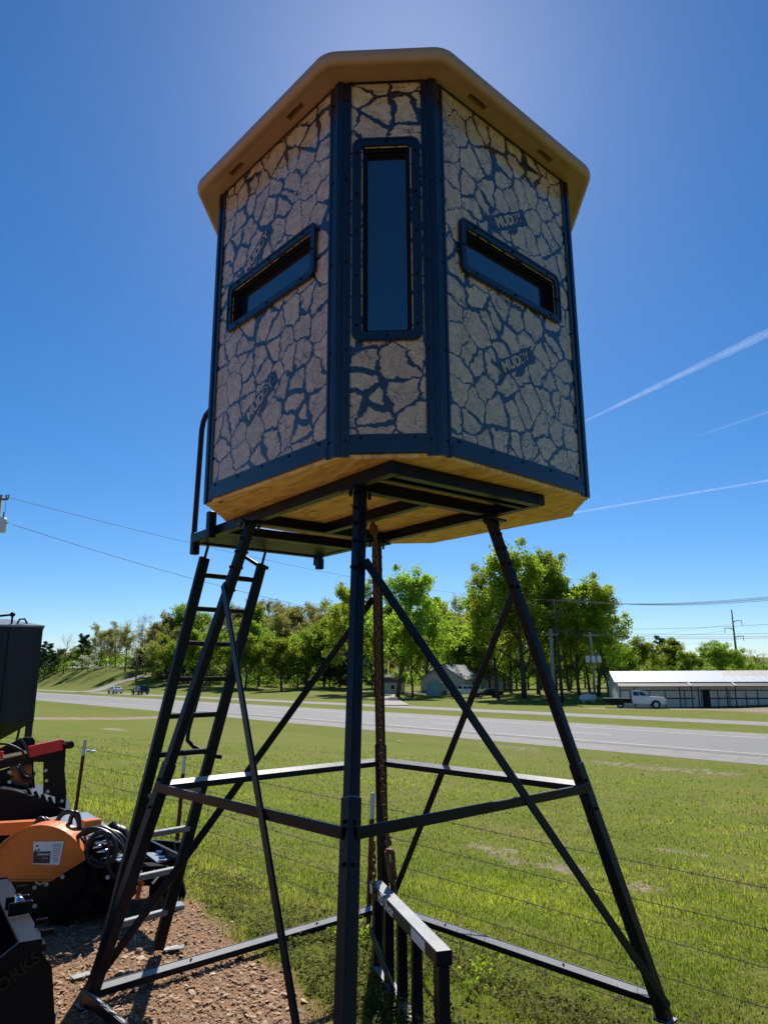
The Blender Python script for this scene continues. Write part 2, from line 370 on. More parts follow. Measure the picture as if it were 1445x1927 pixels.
def ground_mat():
    t = NT('grass_and_bare_soil'); c = t.coord(); dm = t.n('ShaderNodeAttribute', attribute_name='dirt').outputs['Fac']; gm = t.n('ShaderNodeAttribute', attribute_name='gravel').outputs['Fac']
    f = t.noise(.45, c, 8, .65); f2 = t.noise(2.3, c, 7, .7); f3 = t.noise(14, c, 6, .7)
    g = t.ramp(f3, [(.25, (.055, .075, .008)), (.5, (.13, .16, .014)), (.75, (.22, .24, .035))])
    g2 = t.ramp(f3, [(.25, (.12, .11, .022)), (.5, (.18, .165, .038)), (.75, (.25, .22, .065))])
    g = t.mix(t.ramp(f, [(.46, (0, 0, 0)), (.66, (.85, .85, .85))]), g, g2)
    soil = t.ramp(f3, [(.2, (.13, .085, .05)), (.5, (.25, .175, .115)), (.8, (.38, .29, .205))])
    g = t.mix(t.ramp(f2, [(.66, (0, 0, 0)), (.74, (.8, .8, .8))]), g, soil)
    mul = t.ramp(t.noise(48, c, 6, .75), [(.28, (.12, .065, .034)), (.5, (.31, .18, .10)), (.7, (.44, .285, .17)), (.85, (.56, .43, .30))])
    dd = t.math('ADD', dm, t.math('MULTIPLY', t.math('SUBTRACT', f2, .5), .9))
    g = t.mix(t.ramp(dd, [(.4, (0, 0, 0)), (.62, (1, 1, 1))]), g, mul)
    gr = t.ramp(t.noise(7, c, 5, .8), [(.3, (.20, .15, .11)), (.55, (.32, .25, .195)), (.8, (.44, .37, .30))])
    gg = t.math('ADD', gm, t.math('MULTIPLY', t.math('SUBTRACT', t.noise(2.6, c, 7, .75), .5), 2.0))
    g = t.mix(t.ramp(gg, [(.5, (0, 0, 0)), (.8, (1, 1, 1))]), g, gr)
    t.pbr(g, .95, 0, Specular_IOR_Level=.1, Normal=t.bump(t.noise(30, c, 6, .75), .7, .03)); return t.m
M['ground'] = ground_mat()
def road_mat():
    t = NT('pale_asphalt'); c = t.coord()
    rot = t.n('ShaderNodeMapping'); t.set(rot.inputs['Vector'], c); rot.inputs['Rotation'].default_value = (0, 0, -math.atan2(.777, -.63)); rot.inputs['Scale'].default_value = (.03, 1.0, 1)
    st_ = t.noise(1.1, rot, 5, .6); f = t.noise(.5, c, 8, .65); fn = t.noise(40, c, 3)
    col = t.mix(.5, t.ramp(st_, [(.3, (.125, .122, .117)), (.7, (.18, .176, .168))]), t.ramp(f, [(.3, (.125, .122, .117)), (.7, (.175, .171, .164))]))
    col = t.mix(.25, col, t.ramp(fn, [(.3, (.12, .12, .12)), (.7, (.32, .32, .31))]))
    t.pbr(col, .85, 0, Normal=t.bump(fn, .2, .01)); return t.m
M['road'] = road_mat()
M['shoulder'] = paint('pale_concrete_shoulder', (.22, .21, .19), .9, 0, .15, 1.5)
M['rock'] = paint('tan_rock', (.27, .20, .145), .95, 0, .4, 30)
M['gravel'] = paint('pale_gravel', (.36, .31, .27), .95, 0, .3, 3)
M['line'] = paint('worn_road_paint', (.55, .55, .53), .8, 0, .25, 1.5)
M['groove'] = paint('rumble_groove', (.17, .165, .16), .9)

# ------------------------------------------------------------------ ground sheet
def seg_mask(x, y, segs):
    m = np.zeros_like(x)
    for (x0, y0), (x1, y1), hw in segs:
        dx, dy = x1 - x0, y1 - y0; L2 = dx * dx + dy * dy
        k = np.clip(((x - x0) * dx + (y - y0) * dy) / L2, 0, 1)
        d = np.hypot(x - x0 - k * dx, y - y0 - k * dy)
        m = np.maximum(m, np.clip(1.25 - .75 * d / hw, 0, 1))
    return m
DBY = np.array([-8, 0, 2.2, 3.0, 3.9, 4.5, 5.2, 6.0, 7.2, 8.2, 10, 13, 40.])
DBX = np.array([1.4, .8, .05, -.10, -.30, -.56, -1.0, -1.55, -2.6, -3.5, -5.2, -8, -40])
def dirtmask(x, y): return np.clip(.5 + (np.interp(y, DBY, DBX) - x) / .9, 0, 1)
hp = lambda x, y: tuple(hit(x, y)[:2])
GRAVEL = [(hp(60, 1353), hp(190, 1352), 1.6), (hp(190, 1352), hp(290, 1350), 1.8), (hp(205, 1371), hp(235, 1375), .8),
          ((24, 80.5), (48, 76), 3.2), ((40, 74), (60, 70), 7), ((38, 66), (44, 59.5), 4.5), (hp(700, 1305), hp(860, 1308), 1.1)]
SOIL = [(hp(880, 1399), hp(1010, 1412), .9), (hp(1080, 1432), hp(1360, 1457), 1.0), (hp(1250, 1598), hp(1400, 1625), .45), (hp(900, 1590), hp(1080, 1640), .5), (hp(1190, 1665), hp(1220, 1680), .4)]
sg = np.unique(np.concatenate([np.arange(-60, -3, 3), np.arange(-3, 8, .2), np.arange(8, 29, .7), PS[1:-2], np.arange(30, 58, 2), np.arange(58, 140, 3), np.geomspace(140, 4000, 24)]).round(3))
tg = np.unique(np.concatenate([-np.geomspace(7, 3000, 34), np.arange(-6.8, 16, .25), np.arange(16, 270, 2.5), np.geomspace(270, 4000, 26)]).round(3))
S, T = np.meshgrid(sg, tg, indexing='ij'); X, Y = world(S, T); Z = terr(X, Y)
nS, nT = S.shape; idx = np.arange(nS * nT).reshape(nS, nT)
FQ = np.stack([idx[:-1, :-1], idx[1:, :-1], idx[1:, 1:], idx[:-1, 1:]], -1).reshape(-1, 4)
XR, YR = X.ravel(), Y.ravel()
g = npmesh('ground', np.stack([XR, YR, Z.ravel()], 1), FQ, M['ground'], {'dirt': dirtmask(XR, YR) * (np.hypot(XR, YR) < 60), 'gravel': np.maximum(seg_mask(XR, YR, GRAVEL), .62 * seg_mask(XR, YR, SOIL))})
g.data.polygons.foreach_set('use_smooth', [True] * len(g.data.polygons)); tag(g, kind='structure')

def strip(name, s0, s1, t0, t1, z, mat, n=1):
    V = []; F = []
    for i in range(n + 1):
        t = t0 + (t1 - t0) * i / n
        for s in (s0, s1): V.append((*world(s, t), z))
    F = [(2 * i, 2 * i + 1, 2 * i + 3, 2 * i + 2) for i in range(n)]
    m = MB(); m.add(V, F); o = m.build(name, mat); tag(o, kind='structure'); return o
strip('road_shoulder', 29.6, 32.9, -900, 1500, -1.812, M['shoulder'])
strip('road', 32.9, 42.6, -900, 1500, -1.808, M['road'])
strip('road_shoulder', 42.6, 44.8, -900, 1500, -1.812, M['shoulder'])
strip('road', 51.5, 55.6, -900, 1500, -1.810, M['shoulder'])
strip('road_marking', 33.35, 33.5, -900, 1500, -1.802, M['line'])
strip('road_marking', 41.6, 41.75, -900, 1500, -1.802, M['line'])
mk = MB()
for t in np.arange(-60, 300, 12.2):
    P = [(*world(s, tt), -1.802) for s, tt in ((37.4, t), (37.55, t), (37.55, t + 3), (37.4, t + 3))]; mk.add(P, [(0, 1, 2, 3)])
tag(mk.build('road_marking', M['line']), kind='structure')
mk = MB()
for t in np.arange(-12, 75, .32):
    P = [(*world(s, tt), -1.804) for s, tt in ((32.35, t), (32.75, t), (32.75, t + .17), (32.35, t + .17))]; mk.add(P, [(0, 1, 2, 3)])
tag(mk.build('rumble_strip', M['groove']), kind='structure')
def path(name, pts, wid, mat, lift=.09):
    P = [Vector((*p[:2], 0)) for p in pts]; Q = []
    for i in range(len(P) - 1):
        for k in range(6): Q.append(P[i].lerp(P[i + 1], k / 6))
    Q.append(P[-1])
    for _ in range(3): Q = [Q[0]] + [(Q[i - 1] + Q[i] * 2 + Q[i + 1]) / 4 for i in range(1, len(Q) - 1)] + [Q[-1]]
    V = []
    for i, q in enumerate(Q):
        d = (Q[min(i + 1, len(Q) - 1)] - Q[max(i - 1, 0)]).normalized(); nn = Vector((-d.y, d.x, 0))
        for k in (-1, 0, 1):
            e = q + nn * k * wid / 2; V.append((e.x, e.y, tz(e.x, e.y) + lift))
    F = []
    for i in range(len(Q) - 1):
        for k in range(2): a = 3 * i + k; F.append((a, a + 1, a + 4, a + 3))
    m = MB(); m.add(V, F); return tag(m.build(name, mat), kind='structure')
path('driveway', [hit(150, 1303.5), hit(185, 1299), hit(208, 1290), hit(235, 1282), hit(262, 1276.5), hit(300, 1274)], 4.2, M['shoulder'])
path('driveway', [world(55, 66), hit(720, 1306), hit(760, 1304), hit(800, 1304.5)], 3.4, M['gravel'])

# ------------------------------------------------------------------ hunting blind
BX, BY, TH = 0.06869868, 4.08212554, 0.73940024
A, CUT = 0.915, 0.331; K = A - CUT; ZB, ZT = 2.596, 4.57
def oct_ring(o, z, r, n=6):
    L = []
    for i in range(8):
        ang = -math.pi / 2 + i * math.pi / 4; d = (A if i % 2 == 0 else (2 * A - CUT) / math.sqrt(2)) + o
        L.append((math.cos(ang), math.sin(ang), d))
    P = []
    for i in range(8):
        a, b = L[i], L[(i + 1) % 8]; det = a[0] * b[1] - a[1] * b[0]
        vx = (a[2] * b[1] - a[1] * b[2]) / det; vy = (a[0] * b[2] - a[2] * b[0]) / det
        if r <= 0: P.append((vx, vy, z)); continue
        cxx = vx - (a[0] + b[0]) / (1 + a[0] * b[0] + a[1] * b[1]) * r; cyy = vy - (a[1] + b[1]) / (1 + a[0] * b[0] + a[1] * b[1]) * r
        a0 = -math.pi / 2 + i * math.pi / 4
        for k in range(n):
            an = a0 + (math.pi / 4) * k / (n - 1); P.append((cxx + r * math.cos(an), cyy + r * math.sin(an), z))
    return P
OCT = [Vector(p) for p in oct_ring(0, 0, 0)]
OCT = OCT[-1:] + OCT[:-1]          # side i runs OCT[i] -> OCT[i+1]; side 0 is the -y face
blind = thing('hunting_blind', 'tall box hunting blind with cracked-mud print panels and tan plastic roof', 'hunting blind', (BX, BY, 2.577), TH, org=(0, 0, 2.577))
ROTB = Matrix.Translation((BX, BY, 0)) @ Matrix.Rotation(TH, 4, 'Z')
m = MB(); bot = [(x, y, 2.578) for x, y, _ in oct_ring(-.004, 0, 0)]; top = [(x, y, 2.5955) for x, y, _ in bot]
m.add(bot + top, [tuple(range(7, -1, -1)), tuple(range(8, 16))] + [(i, (i + 1) % 8, 8 + (i + 1) % 8, 8 + i) for i in range(8)])
m.build('plywood_floor', M['ply'], blind)
FL = .062
def text_obj(txt, size, mat, mtx, parent, name='lettering', bold=0.0, shear=0.0, ext=.0006):
    cu = bpy.data.curves.new('txt', 'FONT'); cu.body = txt; cu.size = size; cu.extrude = ext; cu.offset = bold; cu.shear = shear; cu.align_x = 'CENTER'; cu.align_y = 'CENTER'; cu.resolution_u = 3
    o = bpy.data.objects.new('txt', cu); COL.objects.link(o)
    dg = bpy.context.evaluated_depsgraph_get(); me = bpy.data.meshes.new_from_object(o.evaluated_get(dg)); bpy.data.objects.remove(o)
    me.materials.clear(); me.materials.append(mat); me.name = name
    off = ORG.get(root_of(parent).name, Vector((0, 0, 0)))
    me.transform(Matrix.Translation(-off) @ mtx)
    t = bpy.data.objects.new(name, me); COL.objects.link(t); t.parent = parent; return t
for i in range(8):
    p0, p1 = OCT[i], OCT[(i + 1) % 8]; ex = (p1 - p0).normalized(); nn = Vector((ex.y, -ex.x, 0)); L = (p1 - p0).length; mid = (p0 + p1) / 2
    wide = i % 2 == 0; door = (i == 4)
    ww, wh, wz = (.85, .305, 3.706) if wide else (.33, 1.085, 3.679)
    def P3(a, z, o): return mid + ex * a + Vector((0, 0, z)) + nn * o
    m = MB(); hw, hh = ww / 2 - .05, wh / 2 - .05
    out = [(-L / 2, ZB), (L / 2, ZB), (L / 2, ZT), (-L / 2, ZT)]; inn = [(-hw, wz - hh), (hw, wz - hh), (hw, wz + hh), (-hw, wz + hh)]
    m.ring(out, inn, mid - nn * .02, ex, (0, 0, 1), .02)
    uo = i * .731 + (.35 if i == 6 else 0)
    pan = m.build('wall_panel', M['panel'], blind, uv=lambda v, ex=ex, mid=mid, uo=uo: ((Vector(v) - mid).dot(ex) + uo, v[2]))
    # window
    m = MB(); fr = rrect(ww, wh, .045); fi = rrect(ww - .088, wh - .088, .018)
    m.ring(fr, fi, P3(0, wz, 0), ex, (0, 0, 1), .014)
    m.ring(rrect(ww - .012, wh - .012, .04), rrect(ww - .03, wh - .03, .034), P3(0, wz, .0142), ex, (0, 0, 1), .004)
    win = m.build('window_frame', M['trim'], blind)
    m = MB()
    for k, (dw, dep) in enumerate(((.090, -.012), (.112, -.024), (.130, -.040))):
        m.ring(rrect(ww - .0885, wh - .0885, .018), rrect(ww - dw - .012, wh - dw - .012, .012), P3(0, wz, dep), ex, (0, 0, 1), .0115)
    m.build('window_gasket', M['gasket'], win)
    m = MB(); m.prism(rrect(ww - .10, wh - .10, .01), P3(0, wz, -.047), ex, (0, 0, 1), .005); m.build('window_pane', M['pane'], win)
    m = MB(); nx = 3 if wide else 1
    pts = [((k - (nx - 1) / 2) * .31, sgn * (wh / 2 - .024)) for k in range(nx) for sgn in (-1, 1)]
    pts += [(sgn * (ww / 2 - .024), q * (wh / 2 - .08)) for sgn in (-1, 1) for q in ((0,) if wide else (-1, -.45, 0.05, .5, 1))]
    for a_, b_ in pts: m.cyl(P3(a_, wz + b_, .013), P3(a_, wz + b_, .0225), .008, 8, .005)
    m.build('screw', M['gasket'], win)
    # bottom trim band, top band, seams
    m = MB(); Lb = L - 2 * FL
    R = Matrix((ex, nn, Vector((0, 0, 1)))).transposed()
    m.box(P3(0, ZB + .046, .004), (Lb, .008, .092), R, .002); m.box(P3(0, ZB + .024, .0095), (Lb, .003, .044), R)
    bt = m.build('bottom_trim', M['trim'], blind)
    m = MB()
    for k in range(5 if wide else 2): 
        a_ = -Lb / 2 + .05 + (Lb - .1) * k / (4 if wide else 1); m.cyl(P3(a_, ZB + .075, .007), P3(a_, ZB + .075, .012), .007, 8)
    m.build('screw', M['gasket'], bt)
    m = MB(); m.box(P3(0, ZT - .012, .003), (Lb, .006, .024), R); m.build('top_trim', M['trim'], blind)
    if door:
        m = MB(); m.ring([(-.36, 2.72), (.36, 2.72), (.36, 4.48), (-.36, 4.48)], [(-.34, 2.74), (.34, 2.74), (.34, 4.46), (-.34, 4.46)], mid, ex, (0, 0, 1), .01); dr = m.build('door', M['trim'], blind)
        m = MB(); m.beam(P3(.3, 3.3, .02), P3(.3, 3.42, .02), .02, .02); m.build('handle', M['gasket'], dr)
    if wide and not door:
        for (la, lz, an, szz) in ((0.0, 4.03, 31, .092), (0.0, 3.21, 31, .092)) if i != 6 else ((.14, 3.955, 31, .092), (.05, 3.05, 31, .092)):
            B = Matrix((ex, Vector((0, 0, 1)), nn)).transposed().to_4x4()
            B.translation = P3(la if i != 6 else -la, lz, .0)
            mm = B @ Matrix.Rotation(rad(an), 4, 'Z') @ Matrix.Diagonal((.84, .80, 1, 1))
            rnd = random.Random(i * 10 + int(lz * 10)); o1 = []
            for k in range(46):
                q = k / 46 * 2 * math.pi; bx = .205 * max(-1, min(1, 1.32 * math.cos(q))); by = .058 * max(-1, min(1, 1.5 * math.sin(q)))
                o1.append((bx + rnd.uniform(-.009, .009), by + rnd.uniform(-.007, .007)))
            m = MB(); ctr = mm @ Vector((0, 0, .0006)); 
            m.add([ctr] + [mm @ Vector((a_, b_, .0006)) for a_, b_ in o1], [(0, 1 + k, 1 + (k + 1) % 46) for k in range(46)])
            tail = [(.12, -.05), (.16, -.05), (.15, -.085), (.10, -.10), (.02, -.085), (.05, -.06)]
            tl = [mm @ Vector((a_ - .1, b_, .0007)) for a_, b_ in tail]; m.add(tl, [(0, 5, 4, 3, 2, 1)])
            ear = [mm @ Vector((a_, b_, .0007)) for a_, b_ in ((-.20, .0), (-.26, .06), (-.235, .09), (-.225, .055), (-.18, .05))]; m.add(ear, [(0, 4, 3, 2, 1)])
            m.build('logo_banner', M['print_dark'], pan)
            text_obj('MUD', szz, M['print_tan'], mm @ Matrix.Translation((-.062, .0, .0018)), pan, 'logo_lettering', bold=.0035, shear=.0)
            text_obj('D', szz, M['print_tan'], mm @ Matrix.Translation((.066, .002, .0018)), pan, 'logo_lettering', bold=-.0012)
            text_obj('Y', szz, M['print_tan'], mm @ Matrix.Translation((.122, .004, .0018)), pan, 'logo_lettering', bold=.0005)
            m = MB()
            for q in range(9):
                x0 = rnd.uniform(.045, .17); y0 = rnd.uniform(-.03, .03); an2 = rnd.uniform(.9, 2.4); l2 = rnd.uniform(.02, .05)
                dx, dy = math.cos(an2) * l2, math.sin(an2) * l2; wx = .0035
                m.add([mm @ Vector(p) for p in ((x0 - wx, y0, .0032), (x0 + wx, y0, .0032), (x0 + dx, y0 + dy, .0032))], [(0, 1, 2)])
            m.build('logo_crack', M['print_dark'], pan)
for i in range(8):
    V0, Vp, Vn = OCT[i], OCT[i - 1], OCT[(i + 1) % 8]; e0 = (V0 - Vp).normalized(); e1 = (Vn - V0).normalized()
    n0 = Vector((e0.y, -e0.x, 0)); n1 = Vector((e1.y, -e1.x, 0)); th = .012; mt = (n0 + n1) / (1 + n0.dot(n1)) * th
    o_ = [V0 - e0 * FL, V0 - e0 * FL + n0 * th * .7, V0 - e0 * (FL - .012) + n0 * th * .7, V0 - e0 * (FL - .014) + n0 * th * .35, V0 - e0 * .022 + n0 * th * .35, V0 - e0 * .02 + n0 * th, V0 + mt,
          V0 + e1 * .02 + n1 * th, V0 + e1 * .022 + n1 * th * .35, V0 + e1 * (FL - .014) + n1 * th * .35, V0 + e1 * (FL - .012) + n1 * th * .7, V0 + e1 * FL + n1 * th * .7, V0 + e1 * FL, V0]
    m = MB(); m.prism([(p.x, p.y) for p in o_], (0, 0, ZB - .012), (1, 0, 0), (0, 1, 0), ZT - ZB + .008); ps = m.build('corner_post', M['trim'], blind)
    m = MB()
    for z in (2.66, 3.1, 3.55, 4.0, 4.45):
        for e, n_, sg_ in ((e0, n0, -1), (e1, n1, 1)): m.cyl(V0 + e * sg_ * .042 + n_ * .004 + Vector((0, 0, z)), V0 + e * sg_ * .042 + n_ * .009 + Vector((0, 0, z)), .006, 8)
    m.build('screw', M['gasket'], ps)
# roof
rings = [(-.05, 4.558, .05), (.085, 4.556, .09), (.10, 4.552, .10), (.115, 4.547, .11), (.127, 4.547, .12), (.138, 4.554, .13), (.145, 4.568, .14), (.147, 4.588, .14), (.142, 4.610, .14), (.125, 4.628, .13), (.095, 4.64, .12), (.0, 4.66, .10), (-.3, 4.70, .1), (-.6, 4.72, .08)]
m = MB(); RV = []; 
for o_, z, r in rings: RV += oct_ring(o_, z, r)
n = 48; F = []; PK = []
for k in range(len(rings) - 1):
    for i in range(n):
        if k == 0 and i % 6 == 5 and (i // 6) % 2 == 1: PK.append((i, (i + 1) % n, n + (i + 1) % n, n + i)); continue
        F.append((k * n + i, k * n + (i + 1) % n, (k + 1) * n + (i + 1) % n, (k + 1) * n + i))
F += [tuple(range(n - 1, -1, -1)), tuple((len(rings) - 1) * n + i for i in range(n))]
m.add(RV, F)
for q4 in PK:                       # soffit strips with moulded rectangular pockets
    a, b, c, d = [Vector(RV[i]) for i in q4]; L = (b - a).length
    mid_ = .5; sc_ = [0, .5 - .355 / L, .5 - .225 / L, .5 + .205 / L, .5 + .335 / L, 1]; tc = [0, .66, .93, 1]
    def gp(i, j, up=0.0):
        p = a.lerp(b, sc_[i]).lerp(d.lerp(c, sc_[i]), tc[j]); return p + Vector((0, 0, up))
    for i in range(5):
        for j in range(3):
            if i in (1, 3) and j == 1:
                lo = [gp(i, j), gp(i + 1, j), gp(i + 1, j + 1), gp(i, j + 1)]; hi = [p + Vector((0, 0, .05)) for p in lo]
                m.add(lo + hi, [(4, 5, 6, 7), (0, 1, 5, 4), (1, 2, 6, 5), (2, 3, 7, 6), (3, 0, 4, 7)])
            else: m.add([gp(i, j), gp(i + 1, j), gp(i + 1, j + 1), gp(i, j + 1)], [(0, 1, 2, 3)])
roof = m.build('roof', M['roof'], blind, smooth=True)
try: roof.data.set_sharp_from_angle(angle=rad(40))
except Exception: pass

# ------------------------------------------------------------------ steel tower stand
tower = thing('tower_stand', 'black steel four-legged tower stand with landing platform under the hunting blind', 'tower stand', (BX, BY, 0), TH)
TC = Vector((-.14, .07, 0)); ZLEG = 2.515
def halfw(z): return .49 + (2.51 - z) * .212
SG = {'F': (-1, -1), 'R': (1, -1), 'B': (1, 1), 'L': (-1, 1)}
def legp(k, z): h = halfw(z); return TC + Vector((SG[k][0] * h, SG[k][1] * h, z))
for k in 'FRBL':
    ft = legp(k, -.02 if k != 'B' else -.14)
    m = MB(); m.beam(ft, legp(k, 1.18), .060, .060, (1, 0, 0)); m.beam(legp(k, 1.02), legp(k, ZLEG), .051, .051, (1, 0, 0))
    lg = m.build('leg', M['steel'], tower)
    m = MB()
    for z in (.96, 1.10, 2.12, 2.25, 2.34, 2.42):
        c = legp(k, z)
        for d_ in (Vector((SG[k][0], 0, 0)), Vector((0, SG[k][1], 0)), Vector((-SG[k][0], 0, 0))): m.cyl(c + d_ * .02, c + d_ * .042, .009, 6)
    m.build('bolt', M['steel'], lg)
    wf = ROTB @ ft; m = MB(); m.box(Vector((ft.x, ft.y, max(tz(wf.x, wf.y), ft.z) + .006)), (.085, .085, .008)); m.build('foot_plate', M['steel'], lg)
    m = MB(); m.box(legp(k, 2.507), (.17, .10, .012)); 
    for q in (-.06, .06): m.cyl(legp(k, 2.475) + Vector((q, 0, 0)), legp(k, 2.53) + Vector((q, 0, 0)), .008, 6)
    m.build('top_bracket', M['steel'], lg)
cyc = 'FRBL'
for i, k in enumerate(cyc):
    j = cyc[(i + 1) % 4]; mo = (Vector((SG[k][0], SG[k][1], 0)) + Vector((SG[j][0], SG[j][1], 0))) * .5
    m = MB(); a_, b_ = legp(k, 1.06) + mo * .04, legp(j, 1.06) + mo * .04; m.beam(a_, b_, .006, .042); nt_ = Vector((0, 0, math.cos(.5))) - mo.normalized() * math.sin(.5); oo = Vector((0, 0, .0115)) - mo * .021; m.beam(a_ + oo, b_ + oo, .044, .0055, nt_); oi = Vector((0, 0, -.014)) - mo * .041; m.beam(a_ + oi, b_ + oi, .005, .028); m.build('girt', M['steel'], tower)
    z1 = .06; a_, b_ = legp(k, z1) + mo * .04, legp(j, z1 if j != 'B' and k != 'B' else z1) + mo * .04
    m = MB(); m.beam(a_, b_, .006, .05); nt_ = Vector((0, 0, math.cos(.5))) - mo.normalized() * math.sin(.5); oo = Vector((0, 0, .0125)) - mo * .025; m.beam(a_ + oo, b_ + oo, .040, .0055, nt_); oi = Vector((0, 0, -.012)) - mo * .043; m.beam(a_ + oi, b_ + oi, .005, .028)
    for q in (.28, .72):
        c = a_.lerp(b_, q); m.cyl(c + Vector((0, 0, .012)) - mo * .02, c + Vector((0, 0, .025)) - mo * .02, .006, 6)
    if k != 'F': m.build('base_rail', M['steel'], tower)
    m = MB(); a_, b_ = legp(k, 2.15) + mo * .046, legp(j, .05) + mo * .046; m.beam(a_, b_, .045, .012, mo); m.build('brace', M['steel'], tower)
ZBM = 2.5455; bh = .060
def fr(x, y, z): return Matrix.Translation(TC) @ Matrix.Rotation(rad(-4.0), 4, 'Z') @ (Vector((x, y, z)) - TC)
def bm(name, p0, p1, w=.055, h=bh, z=ZBM, mat='steel', par=None):
    m = MB(); m.beam(fr(*p0, z), fr(*p1, z), w, h); return m.build(name, M[mat], par or tower)
xl, xr = -.64, .36
bm('frame_beam', (xl, -.78), (xl, 1.36)); bm('frame_beam', (xr, -.78), (xr, 1.36))
for yv in (-.75, -.42, .56, .93): bm('cross_beam', (xl + .0285, yv), (xr - .0285, yv))
bm('cross_beam', (xl + .03, -.66), (xr - .03, -.66), .03)
bm('center_beam', (-.12, -.39), (-.12, .53))
bm('cross_beam', (xl - .01, 1.39), (xr + .04, 1.39), .05, .06)
for yv in (1.0, 1.07, 1.14, 1.21, 1.28): bm('landing_slat', (xl + .03, yv), (xr - .03, yv), .064, .028, 2.535)
for sx, sy, z0, z1 in ((xr + .02, 1.39, 2.43, 2.514), (xl - .055, 1.0, 2.49, 2.66), (xr + .055, .95, 2.44, 2.60), (xl + .03, 1.43, 2.45, 2.60)):
    m = MB(); m.beam(fr(sx, sy, z0), fr(sx, sy, z1), .05, .05); m.build('rail_socket', M['steel'], tower)
for hx in (xl + .03, xr + .03):
    hr = [(hx, 1.46, 2.47), (hx, 1.42, 3.34), (hx, 1.40, 3.40), (hx, 1.36, 3.44), (hx, 1.28, 3.46), (hx, .97, 3.50)]
    m = MB(); m.tube([fr(*p) for p in hr], .019, 10); m.build('handrail', M['steel'], tower, smooth=True)

# ------------------------------------------------------------------ ladder
ladder = thing('ladder', 'black steel ladder with sunlit-grey lower rungs leaning from the platform to the dirt', 'ladder', (BX, BY, 0), TH)
LT = [Vector((-.43, 1.47, 2.44)), Vector((.035, 1.47, 2.44))]; LB = [Vector((-.955, 1.47, 0.0)), Vector((-.60, 1.50, 0.0))]
for k in range(2):
    m = MB(); m.beam(LB[k] + (LT[k] - LB[k]) * .012, LT[k], .038, .068, (1, 0, 0)); sl = m.build('stile', M['blacksteel'], ladder)
    m = MB(); m.cyl(LT[k] - (LT[k] - LB[k]) * .02, LT[k] + Vector((.02, -.02, .12)), .010, 8); m.build('hanger_rod', M['chrome'] if False else M['steel'], sl)
    m = MB(); sgn = -1 if k == 0 else 1
    m.box(LB[k] + Vector((sgn * .10, .0, .014)), (.10, .06, .008)); m.build('foot_plate', M['rung'], sl)
    m = MB()
    for q in (.05, .08, .42, .45, .48, .955, .985):
        c = LB[k].lerp(LT[k], q); m.cyl(c + Vector((0, -.036, 0)), c + Vector((0, -.041, 0)), .007, 8)
    m.build('bolt', M['gasket'], sl)
for q in (.095, .19, .285, .38, .475, .57, .665, .76, .855, .95):
    a_, b_ = LB[0].lerp(LT[0], q), LB[1].lerp(LT[1], q)
    m = MB(); d_ = (b_ - a_).normalized(); m.beam(a_ + d_ * .012, b_ - d_ * .012, .042, .032); r_ = m.build('rung', M['rung' if q < .44 else 'blacksteel'], ladder)  # lower rungs paler: sunlight on their tops is put into the colour
    if q < .44:
        m = MB()
        for e in range(6): c = a_.lerp(b_, .14 + .144 * e) + Vector((0, 0, .013)); m.cyl(c, c + Vector((0, 0, .004)), .006, 6)
        m.build('tread_stud', M['rung'], r_)
ld = (LT[1] - LB[1]); sidev = Vector((-.11, .13, 0))
gp = [LB[1] + ld * .99 + Vector((.06, 0, 0)), LB[1] + ld * .99 + Vector((.0, .02, .01)), LB[1] + ld * 1.0 + sidev * .8 + Vector((0, 0, .06)), LB[1] + ld * .985 + sidev * 1.1 + Vector((0, 0, .06)), LB[1] + ld * .95 + sidev * 1.15 + Vector((0, 0, .04)),
      LB[1] + ld * .52 + sidev * 1.15 + Vector((0, 0, .02)), LB[1] + ld * .50 + sidev * 1.1, LB[1] + ld * .485 + sidev * .8, LB[1] + ld * .46 + Vector((.02, .03, 0)), LB[1] + ld * .455 + Vector((.09, 0, 0))]
m = MB(); m.tube(gp, .014, 10); m.build('grab_rail', M['steel'], ladder, smooth=True)

# ------------------------------------------------------------------ rusty chains and binder
def link_mesh():
    m = MB(); P = []; hl, hw = .0155, .0115
    for k in range(8): a_ = -math.pi / 2 + math.pi * k / 7; P.append((hl + hw * math.cos(a_), hw * math.sin(a_), 0))
    for k in range(8): a_ = math.pi / 2 + math.pi * k / 7; P.append((-hl + hw * math.cos(a_), hw * math.sin(a_), 0))
    m.tube(P, .0052, 6, True); me = bpy.data.meshes.new('link'); me.from_pydata(m.v, [], m.f); me.materials.append(M['rust']); me.polygons.foreach_set('use_smooth', [True] * len(me.polygons)); return me
LINK = link_mesh()
def chain(label, pts, group=None):
    pts = [Vector(p) for p in pts]; root = thing('chain', label, 'chain', pts[-1], 0, group)
    acc = 0; pitch = .036; k = 0; pos = []
    for a_, b_ in zip(pts[:-1], pts[1:]):
        L = (b_ - a_).length
        while acc <= L: pos.append((a_.lerp(b_, acc / L), (b_ - a_).normalized())); acc += pitch
        acc -= L
    for k, (p, d) in enumerate(pos):
        o = bpy.data.objects.new('link', LINK); COL.objects.link(o); o.parent = root
        q = d.to_track_quat('X', 'Z').to_matrix().to_4x4() @ Matrix.Rotation(rad(45 + 90 * (k % 2) + random.uniform(-14, 14)), 4, 'X')
        o.matrix_local = Matrix.Translation(p - pts[-1]) @ q
    return root
c0 = at(703, 992, 4.30)
mc = chain('rusty chain hanging from the platform frame down past the back tower leg', [c0, at(706, 1010, 4.30), at(709, 1100, 4.33), at(712, 1200, 4.36), at(713, 1300, 4.38), at(717, 1400, 4.40), at(721, 1500, 4.42), at(727, 1560, 4.43)])
